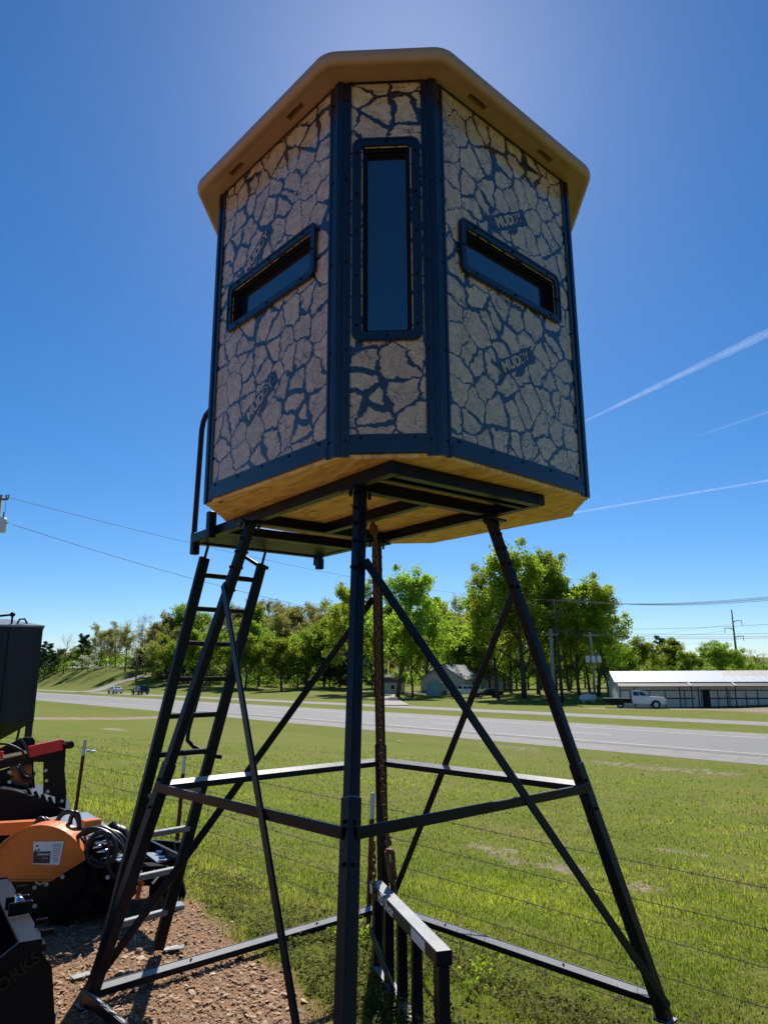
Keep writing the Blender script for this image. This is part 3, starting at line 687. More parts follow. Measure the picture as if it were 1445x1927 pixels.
m = MB(); m.tube([at(703, 982, 4.30), at(699, 990, 4.30), at(699, 1000, 4.30), at(704, 1006, 4.30), at(709, 1000, 4.30), at(708, 988, 4.30)], [.008, .011, .014, .014, .012, .006], 8)
hk = MB(); hk.v = [tuple(Vector(p) - (Vector(mc.location))) for p in m.v]; hk.f = m.f; hk.build('hook', M['rust'], mc, smooth=True)
chain('short rusty chain tail looped over the top bar of the black frame', [at(697, 1555, 4.36), at(702, 1600, 4.37), at(704, 1660, 4.38), at(705, 1690, 4.37)])
lbn = at(736, 1600, 4.44); lb = wthing('load_binder', 'rusty load binder hook at the end of the hanging chain', 'load binder', at(742, 1688, 4.46))
m = MB(); m.tube([at(731, 1555, 4.43), at(728, 1562, 4.43), at(729, 1574, 4.43), at(733, 1580, 4.43)], .012, 8); m.sphere(at(731, 1586, 4.43), .021); m.build('hook', M['rust'], lb, smooth=True)
m = MB(); m.tube([at(728, 1602, 4.43), at(731, 1630, 4.44), at(736, 1660, 4.45)], .014, 8); m.tube([at(739, 1602, 4.45), at(740, 1630, 4.46), at(744, 1655, 4.46)], .014, 8); m.build('side_bar', M['rust'], lb, smooth=True)
m = MB(); m.tube([at(734, 1598, 4.44), at(733, 1606, 4.44)], .024, 8); m.tube([at(738, 1652, 4.45), at(742, 1688, 4.46)], .017, 8); m.build('barrel', M['rust'], lb, smooth=True)

# ------------------------------------------------------------------ shear attachment frame
N0, F0 = Vector((.25, 3.42, .45)), Vector((-.06, 4.51, .45))
sh = wthing('shear_attachment', 'black steel shear frame with white lettering hanging below the chain', 'attachment', Vector((.1, 3.96, .0)))
ax = (F0 - N0).normalized(); px_ = Vector((ax.y, -ax.x, 0))      # px_ points to the far/right side
m = MB(); m.beam(N0, F0, .075, .06); tb = m.build('top_bar', M['steel'], sh)
def down(p, z): q = p.copy(); q.z = z; return q
for q, wd in ((.03, .06), (.34, .035), (.55, .035), (.76, .035), (.97, .05)):
    p = N0.lerp(F0, q); m = MB(); m.beam(down(p, .42), down(p, .02), .05, wd, ax); m.build('upright', M['steel'], sh)
for q, wd in ((.19, .10), (.45, .11), (.655, .10), (.865, .10)):
    p = N0.lerp(F0, q) + px_ * .045; m = MB(); m.beam(down(p, .41), down(p, .03), .008, wd, ax); m.build('slat', M['blacksteel'], sh)
m = MB(); m.beam(down(N0, .03) + ax * .02, down(F0, .03), .06, .05); m.build('bottom_bar', M['steel'], sh)
m = MB(); m.beam(down(N0.lerp(F0, .55), .06) - px_ * .03, down(F0, .22) - px_ * .03, .012, .05); m.build('gusset', M['steel'], sh)
tx = Matrix((-ax, Vector((0, 0, 1)), -px_)).transposed().to_4x4()
t1 = tx.copy(); t1.translation = N0.lerp(F0, .70) - px_ * .0385 + Vector((0, 0, -.002)); text_obj('HD Shear', .075, M['white'], t1, tb, bold=.001)
m = MB(); t2 = tx.copy(); t2.translation = N0.lerp(F0, .22) - px_ * .0382
m.add([t2 @ Vector(p) for p in ((-.10, -.024, 0), (.10, -.024, 0), (.10, .024, 0), (-.10, .024, 0))], [(0, 1, 2, 3)]); m.build('sticker', M['white'], tb)
m = MB(); t2 = tx.copy(); t2.translation = N0.lerp(F0, .955) - px_ * .0382
m.add([t2 @ Vector(p) for p in ((-.03, -.024, 0), (.03, -.024, 0), (.03, .024, 0), (-.03, .024, 0))], [(0, 1, 2, 3)]); m.build('sticker', M['white'], tb)

# ------------------------------------------------------------------ barbed wire fence
fence = wthing('barbed_wire_fence', 'barbed wire fence on rusty red steel posts with white tips', 'fence', Vector((*hit(694, 1748)[:2], -.2)))
pb = [hit(694, 1748), hit(333, 1603), hit(141, 1548)]
d_ = (pb[2] - pb[0]); d_.z = 0; d_.normalize()
for k in (1, 2, 3, 4, 5): q = pb[2] + d_ * 2.75 * k; pb.append(q)
for k in (1, 2): pb.insert(0, pb[0] - d_ * 3.4)
for q in pb: q.z = tz(q.x, q.y)
ptop = []
for i, q in enumerate(pb):
    ln = Vector((random.uniform(-.03, .03), random.uniform(-.02, .02), 0)); 
    if i == 2: ln = Vector((.035, .02, 0))
    if i == 3: ln = Vector((.03, .03, 0))
    if i == 4: ln = Vector((.04, .04, 0))
    H = .92; e = q + ln + Vector((0, 0, H)); ptop.append((q, e))
    def tsec(a_, b_, mat, nm, par):
        m = MB(); nx_ = Vector((d_.x, d_.y, 0)); ny_ = Vector((-d_.y, d_.x, 0))
        m.beam(a_, b_, .034, .005, ny_, .001); m.beam(a_ + ny_ * .018, b_ + ny_ * .018, .005, .03, ny_, .001)
        if mat == 'postred':
            for k in range(14): c = a_.lerp(b_, (k + .5) / 14) - ny_ * .005; m.box(c, (.012, .012, .01))
        return m.build(nm, M[mat], par)
    cpt = q.lerp(e, .80); po = tsec(q - Vector((0, 0, .05)), cpt, 'postred', 'post', fence); tsec(cpt, e, 'postwhite', 'post_tip', po)
def strand(zf, sag):
    m = MB(); pts = []
    for i in range(len(pb) - 1):
        a_, b_ = ptop[i][0].lerp(ptop[i][1], zf), ptop[i + 1][0].lerp(ptop[i + 1][1], zf)
        nseg = 10
        for k in range(nseg): q = k / nseg; p = a_.lerp(b_, q); p.z -= sag * 4 * q * (1 - q); pts.append(p)
    pts.append(ptop[-1][0].lerp(ptop[-1][1], zf)); m.tube(pts, .0023, 4)
    L = 0
    for a_, b_ in zip(pts[:-1], pts[1:]):
        sl = (b_ - a_).length; n_ = max(1, int(sl / .11))
        if a_.y > 14: continue
        for k in range(n_):
            p = a_.lerp(b_, (k + .3) / n_); an = random.uniform(0, 3.14)
            for s_ in (0, 1.4):
                v_ = Vector((d_.y * math.cos(an + s_), -d_.x * math.cos(an + s_), math.sin(an + s_))) * .016 + d_ * .005
                m.tube([p - v_, p + v_], .0016, 3)
    return m.build('wire_strand', M['wire'], fence)
for zf, sg_ in ((.90, .012), (.70, .02), (.51, .015), (.32, .02), (.13, .02)): strand(zf, sg_)

# ------------------------------------------------------------------ near black bucket
bk = wthing('loader_bucket', 'glossy black loader bucket lying on the dirt with dark lettering on its side plate', 'bucket', Vector((-1.75, 3.75, 0)))
NB = Vector((-1.53, 3.58, 0)); bdir = Vector((-.556, .831, 0)).normalized(); hd = Vector((-bdir.y, bdir.x, 0)) * 1.0   # hd: towards the mouth
BLEN = 1.25
sec = [(-.02, .0), (-.075, .06), (-.03, .36), (.02, .43), (.02, .485), (.115, .487), (.30, .365), (.62, .13), (.66, .0)]
for q in (0, BLEN - .014):
    m = MB(); o_ = NB + bdir * (q + .014); m.prism(sec, o_, hd, (0, 0, 1), .014); sp = m.build('side_plate', M['bucketmetal'] if 'bucketmetal' in M else M['blacksteel'], bk)
    if q == 0: plate = sp
m = MB(); inner = [(.60, .02), (.15, .015), (.02, .06), (-.02, .14), (.01, .36), (.03, .42)]
for (a0, b0), (a1, b1) in zip(inner[:-1], inner[1:]):
    p = [NB + hd * a0 + Vector((0, 0, b0)), NB + hd * a1 + Vector((0, 0, b1))]; dd = (p[1] - p[0]).normalized(); nrm = dd.cross(bdir)
    m.beam((p[0] + p[1]) / 2 + bdir * .016, (p[0] + p[1]) / 2 + bdir * (BLEN - .016), (p[1] - p[0]).length + .008, .010, nrm, .001)
m.build('shell', M['blacksteel'], bk)
m = MB(); m.beam(NB + hd * .067 + bdir * .016 + Vector((0, 0, .470)), NB + hd * .067 + bdir * (BLEN - .016) + Vector((0, 0, .470)), .088, .02); m.build('top_flange', M['blacksteel'], bk)
m = MB(); m.beam(NB + hd * .015 + bdir * .016 + Vector((0, 0, .445)), NB + hd * .015 + bdir * (BLEN - .016) + Vector((0, 0, .445)), .03, .03); m.build('back_lip', M['blacksteel'], bk)
for q in (.12, .30, .98):
    m = MB(); c = NB + bdir * q + Vector((0, 0, .475)); m.beam(c - hd * .05, c + hd * .01, .012, .03); m.build('tab', M['blacksteel'], bk)
c = NB + bdir * .56 + hd * .05 + Vector((0, 0, .50))
for q in (-.06, .06):
    m = MB(); m.box(c + bdir * q, (.016, .11, .06), Matrix((bdir, hd, Vector((0, 0, 1)))).transposed(), .004); m.build('hinge_plate', M['blacksteel'], bk)
m = MB(); m.cyl(c - bdir * .05 + Vector((0, 0, .02)), c + bdir * .05 + Vector((0, 0, .02)), .022); m.build('hinge_pin', M['chrome'], bk, smooth=True)
m = MB(); m.box(NB + hd * -.085 + Vector((0, 0, .085)) + bdir * .2, (.02, .09, .06), Matrix((hd, bdir, Vector((0, 0, 1)))).transposed(), .003); m.build('wear_tab', M['deck'], bk)
B = Matrix((-hd, Vector((0, 0, 1)), -bdir)).transposed().to_4x4(); B.translation = NB + hd * .22 + Vector((0, 0, .30)) - bdir * .0016
text_obj('IRONWORKS', .075, M['bucketprint'], B @ Matrix.Rotation(rad(33), 4, 'Z'), plate, 'plate_lettering', bold=.002)

# ------------------------------------------------------------------ orange wheel saw
YS = 5.25
saw = wthing('wheel_saw', 'orange guarded wheel saw attachment with black hydraulic hoses on the dirt', 'wheel saw', Vector((-2.4, YS, 0)))
def sp2(x, y, d=YS): p = at(x, y, d); return (p.x, p.z)
cx0, cz0 = sp2(70, 1657); rg = 94 * YS / FPX * .95
arc = [(cx0 + rg * math.cos(a_), cz0 + rg * math.sin(a_)) for a_ in [rad(27 + k * 153 / 22) for k in range(23)]]
gout = [sp2(98, 1657)] + [sp2(162, 1617)] + arc
m = MB(); m.prism([(a_, b_) for a_, b_ in gout], (0, YS, 0), (1, 0, 0), (0, 0, 1), -.16) if False else m.prism(gout, (0, YS + .16, 0), (1, 0, 0), (0, 0, 1), .16)
grd = m.build('blade_guard', M['orange'], saw)
def off(o, k, c): return [(c[0] + (a_ - c[0]) * k, c[1] + (b_ - c[1]) * k) for a_, b_ in o]
gc = (cx0 + .02, cz0 + .12)
m = MB(); m.ring(off(gout, 1.012, gc), off(gout, .955, gc), (0, YS, 0), (1, 0, 0), (0, 0, 1), .014); m.build('guard_rim', M['orange'], grd)
m = MB(); L0, L1 = at(63, 1583, YS - .004), at(121, 1586, YS - .004); ll = [at(x, y, YS - .006) for x, y in ((64, 1584), (121, 1583), (112, 1628), (62, 1626))]
m.add(ll + [p + Vector((0, .003, 0)) for p in ll], [(0, 1, 2, 3), (0, 4, 5, 1), (1, 5, 6, 2), (2, 6, 7, 3), (3, 7, 4, 0)]); lab = m.build('decal', M['white'], grd)
m = MB(); ll = [at(x, y, YS - .008) for x, y in ((63.5, 1603), (96, 1602), (94, 1625), (62.5, 1624.5))]; m.add(ll, [(0, 1, 2, 3)]); m.build('decal_block', M['darkprint'], grd)
def onsaw(x, y, dd): Bq = Matrix(((1, 0, 0, 0), (0, 0, -1, 0), (0, 1, 0, 0), (0, 0, 0, 1))); Bq.translation = at(x, y, YS - dd); return Bq
text_obj('CONTACT', .018, M['white'], onsaw(83, 1608, .0095), grd, bold=.0006, ext=.0003)
text_obj('*****', .02, M['white'], onsaw(85, 1616, .0095), grd, ext=.0003)
m = MB()
for r_ in range(9):
    for x0, x1 in ((99, 116 - r_ * .8),): 
        y = 1589 + r_ * 4; ll = [at(x, yy, YS - .0085) for x, yy in ((x0 + 1, y), (x1, y - .6), (x1, y + .3), (x0 + 1, y + .9))]; m.add(ll, [(0, 1, 2, 3)])
for x, y in ((69, 1591), (72, 1598), (66, 1600)): ll = [at(x + a_, y + b_, YS - .0085) for a_, b_ in ((0, 0), (4, -1), (3, 3), (-1, 3))]; m.add(ll, [(0, 1, 2, 3)])
tag(m.build('decal_print', M['darkprint'], grd), kind='stuff')
cd_ = sp2(92, 1655); rd = cd_[1] - .005
m = MB(); m.prism([(cd_[0] + rd * math.cos(2 * math.pi * k / 40), cd_[1] + rd * math.sin(2 * math.pi * k / 40)) for k in range(40)], (0, YS + .11, 0), (1, 0, 0), (0, 0, 1), .04); m.build('saw_disc', M['blacksteel'], saw)
for k in range(14):
    a_ = 2 * math.pi * k / 14 + .25; 
    if cd_[1] + rd * math.sin(a_) < .03 or math.sin(a_) > .2: continue
    c = Vector((cd_[0] + rd * math.cos(a_) * 1.0, YS + .09, cd_[1] + rd * math.sin(a_) * 1.0)); R = Matrix.Rotation(-a_ + .5, 3, 'Y'); m = MB(); m.box(c, (.085, .07, .055), R, .006); m.build('carbide_tooth', M['blacksteel'], saw)
side = [sp2(x, y) for x, y in ((42, 1655), (98, 1659), (150, 1625), (162, 1650), (140, 1690), (110, 1712), (60, 1722), (30, 1700))]
m = MB(); m.prism(side[::-1], (0, YS + .055, 0), (1, 0, 0), (0, 0, 1), .02); shd = m.build('side_shield', M['blacksteel'], saw)
for x, y in ((66, 1670), (88, 1664), (66, 1705), (203, 1651), (118, 1650)):
    m = MB(); m.cyl(at(x, y, YS + .034), at(x, y, YS + .022), .014, 10); m.build('bolt_cap', M['bolt'], shd)
m = MB(); m.tube([at(70, 1655, YS + .03), at(70, 1660, YS + .02), at(76, 1664, YS + .02), at(84, 1661, YS + .02), at(86, 1655, YS + .03)], .010, 8); m.build('lifting_eye', M['bolt'], shd, smooth=True)
a_, b_ = at(-60, 1562, 5.75), at(101, 1553, 5.75); m = MB(); m.beam(a_, b_, .10, .085); m.build('boom', M['orange'], saw)
m = MB(); m.box(at(112, 1557, 5.75), (.10, .12, .012)); m.build('boom_bracket', M['orange'], saw)
# body behind the disc, motor and hoses
m = MB(); m.box((at(195, 1640, 5.55).x, 5.60, .24), (.34, .42, .38), None, .02); m.build('gearbox', M['blacksteel'], saw)
m = MB(); m.box((at(140, 1625, 5.6).x, 5.66, .32), (.44, .34, .30), None, .02); m.build('mount_frame', M['blacksteel'], saw)
m = MB(); mc_ = at(190, 1603, 5.35); m.cyl(mc_, mc_ + Vector((0, .18, 0)), .10, 20); m.build('motor', M['blacksteel'], saw, smooth=False)
for x, y, l in ((178, 1587, .10), (196, 1588, .06), (183, 1604, .08), (176, 1596, .05), (205, 1590, .05), (190, 1616, .12)):
    m = MB(); c = at(x, y, 5.27); m.cyl(c, c + Vector((l, .02, .01)), .011, 8); m.build('fitting', M['chrome'], saw, smooth=True)
def hose(pts, d, r=.017):
    P = [at(x, y, d + (dz[0] if dz else 0)) for x, y, *dz in pts]; Q = []
    n_ = len(P)
    for i in range(n_ - 1):
        p0, p1, p2, p3 = P[max(i - 1, 0)], P[i], P[i + 1], P[min(i + 2, n_ - 1)]
        for k in range(5):
            t_ = k / 5; Q.append(.5 * ((2 * p1) + (p2 - p0) * t_ + (2 * p0 - 5 * p1 + 4 * p2 - p3) * t_ ** 2 + (3 * p1 - p0 - 3 * p2 + p3) * t_ ** 3))
    Q.append(P[-1]); m = MB(); m.tube(Q, r, 8); return m.build('hydraulic_hose', M['hose'], saw, smooth=True)
hose([(66, 1552), (78, 1540), (92, 1556), (100, 1575), (112, 1590)], 5.62); hose([(74, 1552), (86, 1541), (100, 1558), (108, 1578), (120, 1590)], 5.66)
hose([(112, 1565), (108, 1548), (118, 1532), (134, 1528), (146, 1540), (150, 1560), (146, 1580)], 5.5); hose([(150, 1578), (136, 1565), (133, 1545), (140, 1530), (148, 1535), (150, 1560), (147, 1580)], 5.42)
hose([(147, 1575), (170, 1560), (200, 1566), (222, 1585), (236, 1606), (240, 1625)], 5.3); hose([(160, 1568), (190, 1558), (215, 1570), (230, 1590), (236, 1615)], 5.4, .02)
hose([(162, 1605), (172, 1578), (195, 1566), (214, 1580), (216, 1612), (196, 1630), (172, 1624), (162, 1600)], 5.26); hose([(199, 1565), (206, 1590), (204, 1620), (210, 1645), (226, 1656)], 5.22, .012)
hose([(205, 1568), (218, 1590), (215, 1618), (195, 1625), (170, 1612)], 5.24, .014); hose([(196, 1562), (226, 1572), (240, 1600), (238, 1640)], 5.45, .02)

# ------------------------------------------------------------------ grey-decked brush cutter
def polyplate(px, z, th):
    P = [on(x, y, z) for x, y in px]; n_ = len(P); m = MB()
    m.add([p - Vector((0, 0, th)) for p in P] + P, [tuple(range(n_ - 1, -1, -1)), tuple(range(n_, 2 * n_))] + [(i, (i + 1) % n_, n_ + (i + 1) % n_, n_ + i) for i in range(n_)]); return m
bc = wthing('brush_cutter', 'low brush cutter with sunlit blue-grey deck behind the orange saw', 'brush cutter', Vector((-2.9, 6.9, 0)))
dk = [(20, 1620), (236, 1585), (232, 1573), (166, 1528), (140, 1530), (60, 1545)]
m = polyplate(dk, .42, .03); m.build('deck', M['deck'], bc)
P = [on(x, y, .389) for x, y in dk]
for i in range(len(P)):
    a_, b_ = P[i], P[(i + 1) % len(P)]; m = MB(); m.beam(Vector((a_.x, a_.y, .22)), Vector((b_.x, b_.y, .22)), .02, .33); m.build('skirt', M['blacksteel'], bc)
m = MB(); m.box(on(172, 1549, .455), (.14, .10, .06), Matrix.Rotation(.7, 3, 'Z'), .005); m.build('bracket', M['orange'], bc)
m = MB(); a_, b_ = on(150, 1548, .424), on(205, 1580, .424); m.beam(a_, b_, .015, .008); a_, b_ = on(185, 1552, .424), on(226, 1572, .424); m.beam(a_, b_, .012, .006); m.build('rib', M['blacksteel'], bc)
m = MB(); m.tube([on(205, 1567, .44), on(215, 1558, .5), on(228, 1566, .48), on(236, 1580, .40)], .05, 10); m.build('deflector_roll', M['blacksteel'], bc, smooth=True)

# ------------------------------------------------------------------ black box blade
bb = wthing('box_blade', 'black blade attachment with pale top plates and an orange strap behind the ladder', 'blade attachment', Vector((-1.75, 6.0, 0)))
m = polyplate([(238, 1606), (335, 1628), (336, 1617), (277, 1586)], .40, .02); m.build('top_plate', M['blacksteel'], bb)
m = polyplate([(272, 1604), (300, 1604), (322, 1616), (296, 1622)], .415, .012); m.build('grey_plate', M['deck'], bb)
m = polyplate([(212, 1613), (236, 1603), (238, 1612), (224, 1620)], .44, .012); m.build('grey_plate', M['deck'], bb)
for a_, b_ in ((on(277, 1586, .43), on(338, 1617, .43)), (on(270, 1600, .43), on(280, 1587, .43))): m = MB(); m.beam(a_, b_, .03, .06); m.build('top_rail', M['blacksteel'], bb)
for x, y in ((300, 1604), (305, 1614)): m = MB(); c = on(x, y, .43); m.cyl(c - Vector((.02, 0, 0)), c + Vector((.02, 0, 0)), .012, 8); m.build('pin', M['chrome'], bb)
a_, b_ = on(250, 1706, .0), on(345, 1700, .0)
m = MB(); m.beam(Vector((-2.0, 5.95, .23)), Vector((-1.58, 6.02, .23)), .06, .30); m.build('moldboard', M['blacksteel'], bb)
wq = [(-.22, .40), (-.03, .40), (.10, .04), (.08, .0), (-.22, .0)]
m = MB(); m.prism(wq, (-1.60, 5.93, .0), (.9, -.3, 0), (0, 0, 1), .02); m.build('end_wing', M['blacksteel'], bb)
m = MB(); m.box((-1.55, 5.72, .10), (.05, .07, .20), None, .005); m.box((-1.53, 5.66, .018), (.13, .12, .03), Matrix.Rotation(.5, 3, 'Z'), .005); m.build('jack_foot', M['deck'], bb)
for x, y in ((255, 1652), (262, 1660), (280, 1652), (287, 1662)): m = MB(); c = at(x, y, 5.62); m.cyl(c, c + Vector((.04, .01, .05)), .012, 8); m.build('fitting', M['chrome'], bb)
m = MB(); m.box(at(284, 1640, 5.72), (.30, .16, .10), Matrix.Rotation(.2, 3, 'Z'), .02); m.build('valve_block', M['blacksteel'], bb)
m = MB(); a_, b_ = at(265, 1662, 5.55), at(258, 1694, 5.5); m.beam(a_, b_, .032, .004, (0, 1, 0), .001); m.box(at(266, 1663, 5.55), (.04, .012, .03)); m.build('strap', M['flag'], bb)

# ------------------------------------------------------------------ grapple with red cylinders
DG = 7.3
gp_ = wthing('grapple_bucket', 'black grapple bucket with red hydraulic cylinders beside the fence', 'grapple', Vector((at(124, 1530, DG).x, DG, 0)))
gp_.rotation_euler = (0, 0, .42)
def gbeam(x0, y0, x1, y1, w_, h_, mat='blacksteel', nm='arm', d0=DG, d1=DG, n_=None):
    m = MB(); m.beam(at(x0, y0, d0), at(x1, y1, d1), w_, h_, (0, 1, 0)); return m.build(nm, M[mat], n_ or gp_)
arm = [(0, 1446), (0, 1430), (60, 1415), (108, 1392), (122, 1393), (126, 1400), (123, 1450), (126, 1490), (124, 1530), (108, 1530), (106, 1498), (86, 1490), (87, 1432), (60, 1430)]
def ppl(px, d, th, mat, nm, par=None):
    o = [(at(x, y, d).x, at(x, y, d).z) for x, y in px]
    ar = sum(o[i][0] * o[(i + 1) % len(o)][1] - o[(i + 1) % len(o)][0] * o[i][1] for i in range(len(o)))
    if ar < 0: o = o[::-1]
    m = MB(); m.prism(o, (0, d + th, 0), (1, 0, 0), (0, 0, 1), th); return m.build(nm, M[mat], par or gp_)
ap = ppl(arm, DG, .05, 'blacksteel', 'arm_plate')
ap2 = ppl([(x - 16, y - 8) for x, y in arm], DG + .45, .05, 'blacksteel', 'arm_plate')
for x, y in ((122, 1400), (90, 1448), (91, 1467), (93, 1487), (117, 1507), (30, 1448), (30, 1466)): m = MB(); m.cyl(at(x, y, DG - .001), at(x, y, DG - .014), .016, 10); m.build('pin_cap', M['bolt'], ap)
ppl([(26, 1447), (85, 1428), (86, 1480), (40, 1470), (26, 1478)], DG + .25, .02, 'blacksteel', 'back_plate')
ppl([(48, 1436), (84, 1434), (85, 1480), (50, 1468)], DG + .20, .012, 'glass', 'guard_window')
gbeam(56, 1412, 113, 1400, .10, .10, 'red', 'cylinder', DG - .08, DG - .08); gbeam(10, 1420, 56, 1411, .035, .035, 'chrome', 'piston_rod', DG - .08, DG - .08); gbeam(-6, 1418, 14, 1416, .07, .07, 'red', 'rod_end', DG - .08, DG - .08)
gbeam(-20, 1400, 48, 1389, .11, .10, 'red', 'cylinder', DG + .5, DG + .5); m = MB(); m.cyl(at(122, 1402, DG - .14), at(122, 1402, DG + .06), .035, 12); m.build('pivot', M['blacksteel'], gp_)
m = MB(); m.box(at(33, 1391, DG + .44), (.05, .01, .035)); m.build('decal', M['white'], gp_)
bkp = [(-80, 1500), (-30, 1480), (8, 1478), (28, 1482), (70, 1500), (122, 1531), (124, 1552), (100, 1575), (40, 1590), (-80, 1590)]
ppl(bkp, DG - .12, .9, 'blacksteel', 'bucket_shell')
for q in range(5): gbeam(62 + q * 12, 1496 + q * 6, 56 + q * 12, 1480 + q * 6, .03, .05, 'blacksteel', 'tine', DG - .05, DG - .05)
def ghose(px, d, r=.012, mat='hose'):
    P = [at(x, y, d) for x, y in px]; Q = []; n_ = len(P)
    for i in range(n_ - 1):
        p0, p1, p2, p3 = P[max(i - 1, 0)], P[i], P[i + 1], P[min(i + 2, n_ - 1)]
        for k in range(5):
            t_ = k / 5; Q.append(.5 * ((2 * p1) + (p2 - p0) * t_ + (2 * p0 - 5 * p1 + 4 * p2 - p3) * t_ ** 2 + (3 * p1 - p0 - 3 * p2 + p3) * t_ ** 3))
    Q.append(P[-1]); m = MB(); m.tube(Q, r, 6); return m.build('hydraulic_hose', M[mat], gp_, smooth=True)
ghose([(0, 1395), (20, 1397), (36, 1405), (44, 1412), (48, 1425)], DG - .1); ghose([(38, 1386), (45, 1398), (50, 1410), (54, 1422)], DG - .12); ghose([(52, 1438), (60, 1462), (72, 1464), (82, 1450)], DG + .1); ghose([(56, 1434), (66, 1456), (80, 1458)], DG + .12)

# ------------------------------------------------------------------ slate feed bin at the left edge
bn = wthing('feed_bin', 'slate grey metal feed bin with sloping lid and hopper bottom', 'feed bin', (at(70, 1300, 11).x, 11.0, tz(-6.1, 11.2)))
bn.rotation_euler = (0, 0, .47)
xr_ = at(70, 1300, 11).x; x0_ = xr_ - 2.0; zt_ = at(60, 1181, 11).z; zm_ = at(60, 1358, 11).z; zb_ = .55; y0_, y1_ = 11.0, 12.6
def tankv(z, k): 
    mx, my = (x0_ + xr_) / 2, (y0_ + y1_) / 2; return [(mx + (x - mx) * k, my + (y - my) * k, z) for x, y in ((x0_, y0_), (xr_, y0_), (xr_, y1_), (x0_, y1_))]
m = MB(); V = tankv(zb_, .3) + tankv(zm_, 1) + tankv(zt_, 1)
m.add(V, [(3, 2, 1, 0)] + [(r * 4 + i, r * 4 + (i + 1) % 4, r * 4 + 4 + (i + 1) % 4, r * 4 + 4 + i) for r in range(2) for i in range(4)] + [(8, 9, 10, 11)]); tk = m.build('tank', M['tank'], bn)
m = MB(); V = tankv(zt_ + .002, 1.02) + tankv(zt_ + .03, 1.02) + tankv(zt_ + .14, .5); m.add(V, [(3, 2, 1, 0)] + [(r * 4 + i, r * 4 + (i + 1) % 4, r * 4 + 4 + (i + 1) % 4, r * 4 + 4 + i) for r in range(2) for i in range(4)] + [(8, 9, 10, 11)]); lid = m.build('lid', M['deck'], bn)
for xx in (xr_ - .03, xr_ - .56):
    m = MB(); m.beam((xx, y0_ - .012, zm_), (xx, y0_ - .012, zt_), .05, .02); m.build('rib', M['tank'], bn)
for xx in (xr_ - .04, xr_ - 1.96):
    for yy in (y0_ + .06, y1_ - .06): m = MB(); m.beam((xx, yy, tz(xx, yy)), (xx, yy, zm_ + .05), .07, .07); m.build('leg', M['tank'], bn)
m = MB(); m.beam((xr_ - .28, y0_ + .06, tz(xr_ - .3, y0_)), (xr_ - .18, y0_ + .06, zm_ - .1), .035, .035); m.build('chute_strut', M['tank'], bn)
p = at(29, 1176, 11); q = at(28, 1158, 11)
m = MB(); m.cyl((p.x, y0_ + .05, zt_ - .4), (p.x, y0_ + .05, q.z), .015, 8); m.beam((p.x + .02, y0_ + .05, q.z), (p.x - .4, y0_ + .05, q.z - .06), .04, .03); m.sphere((p.x, y0_ + .05, q.z), .04); m.build('lid_lever', M['blacksteel'], bn)
c = at(47, 1168, 11); m = MB(); m.tube([(c.x - .07, y0_ + .1, zt_ + .03), (c.x - .04, y0_ + .1, zt_ + .12), (c.x + .03, y0_ + .1, zt_ + .13), (c.x + .06, y0_ + .1, zt_ + .08), (c.x + .08, y0_ + .1, zt_ + .03)], .014, 8); m.build('lifting_lug', M['blacksteel'], bn)
p = at(25, 1185, 11); m = MB(); m.beam((p.x, y0_ - .03, zm_ - .5), (p.x, y0_ - .03, zt_), .012, .012); m.build('seam', M['gasket'], bn)

# ------------------------------------------------------------------ trees
def leaf_cloud(centers, radii, n_each, size, rng, flat=.8, dirs=None):
    V = []; F = []; R = []; base = 0
    for c, r, n_ in zip(centers, radii, n_each):
        d = rng.normal(size=(n_, 3)); d /= np.linalg.norm(d, axis=1)[:, None]; rr = r * rng.random(n_) ** (1 / 2.2)
        p = np.asarray(c) + d * rr[:, None] * np.array([1, 1, flat])
        a = rng.normal(size=(n_, 3)); a /= np.linalg.norm(a, axis=1)[:, None]
        b = np.cross(a, rng.normal(size=(n_, 3))); b /= np.linalg.norm(b, axis=1)[:, None]
        sz = size * rng.uniform(.6, 1.35, n_)[:, None]
        q = np.stack([p - a * sz * .6, p + b * sz * .33, p + a * sz * .6, p - b * sz * .33], 1)
        V.append(q.reshape(-1, 3)); F.append(base + np.arange(4 * n_).reshape(-1, 4)); base += 4 * n_
        cv = rng.uniform(-.28, .28); R.append(np.repeat(np.clip(rng.normal(.5 + cv, .2, n_), 0, 1), 4))
    return np.concatenate(V), np.concatenate(F), np.concatenate(R)
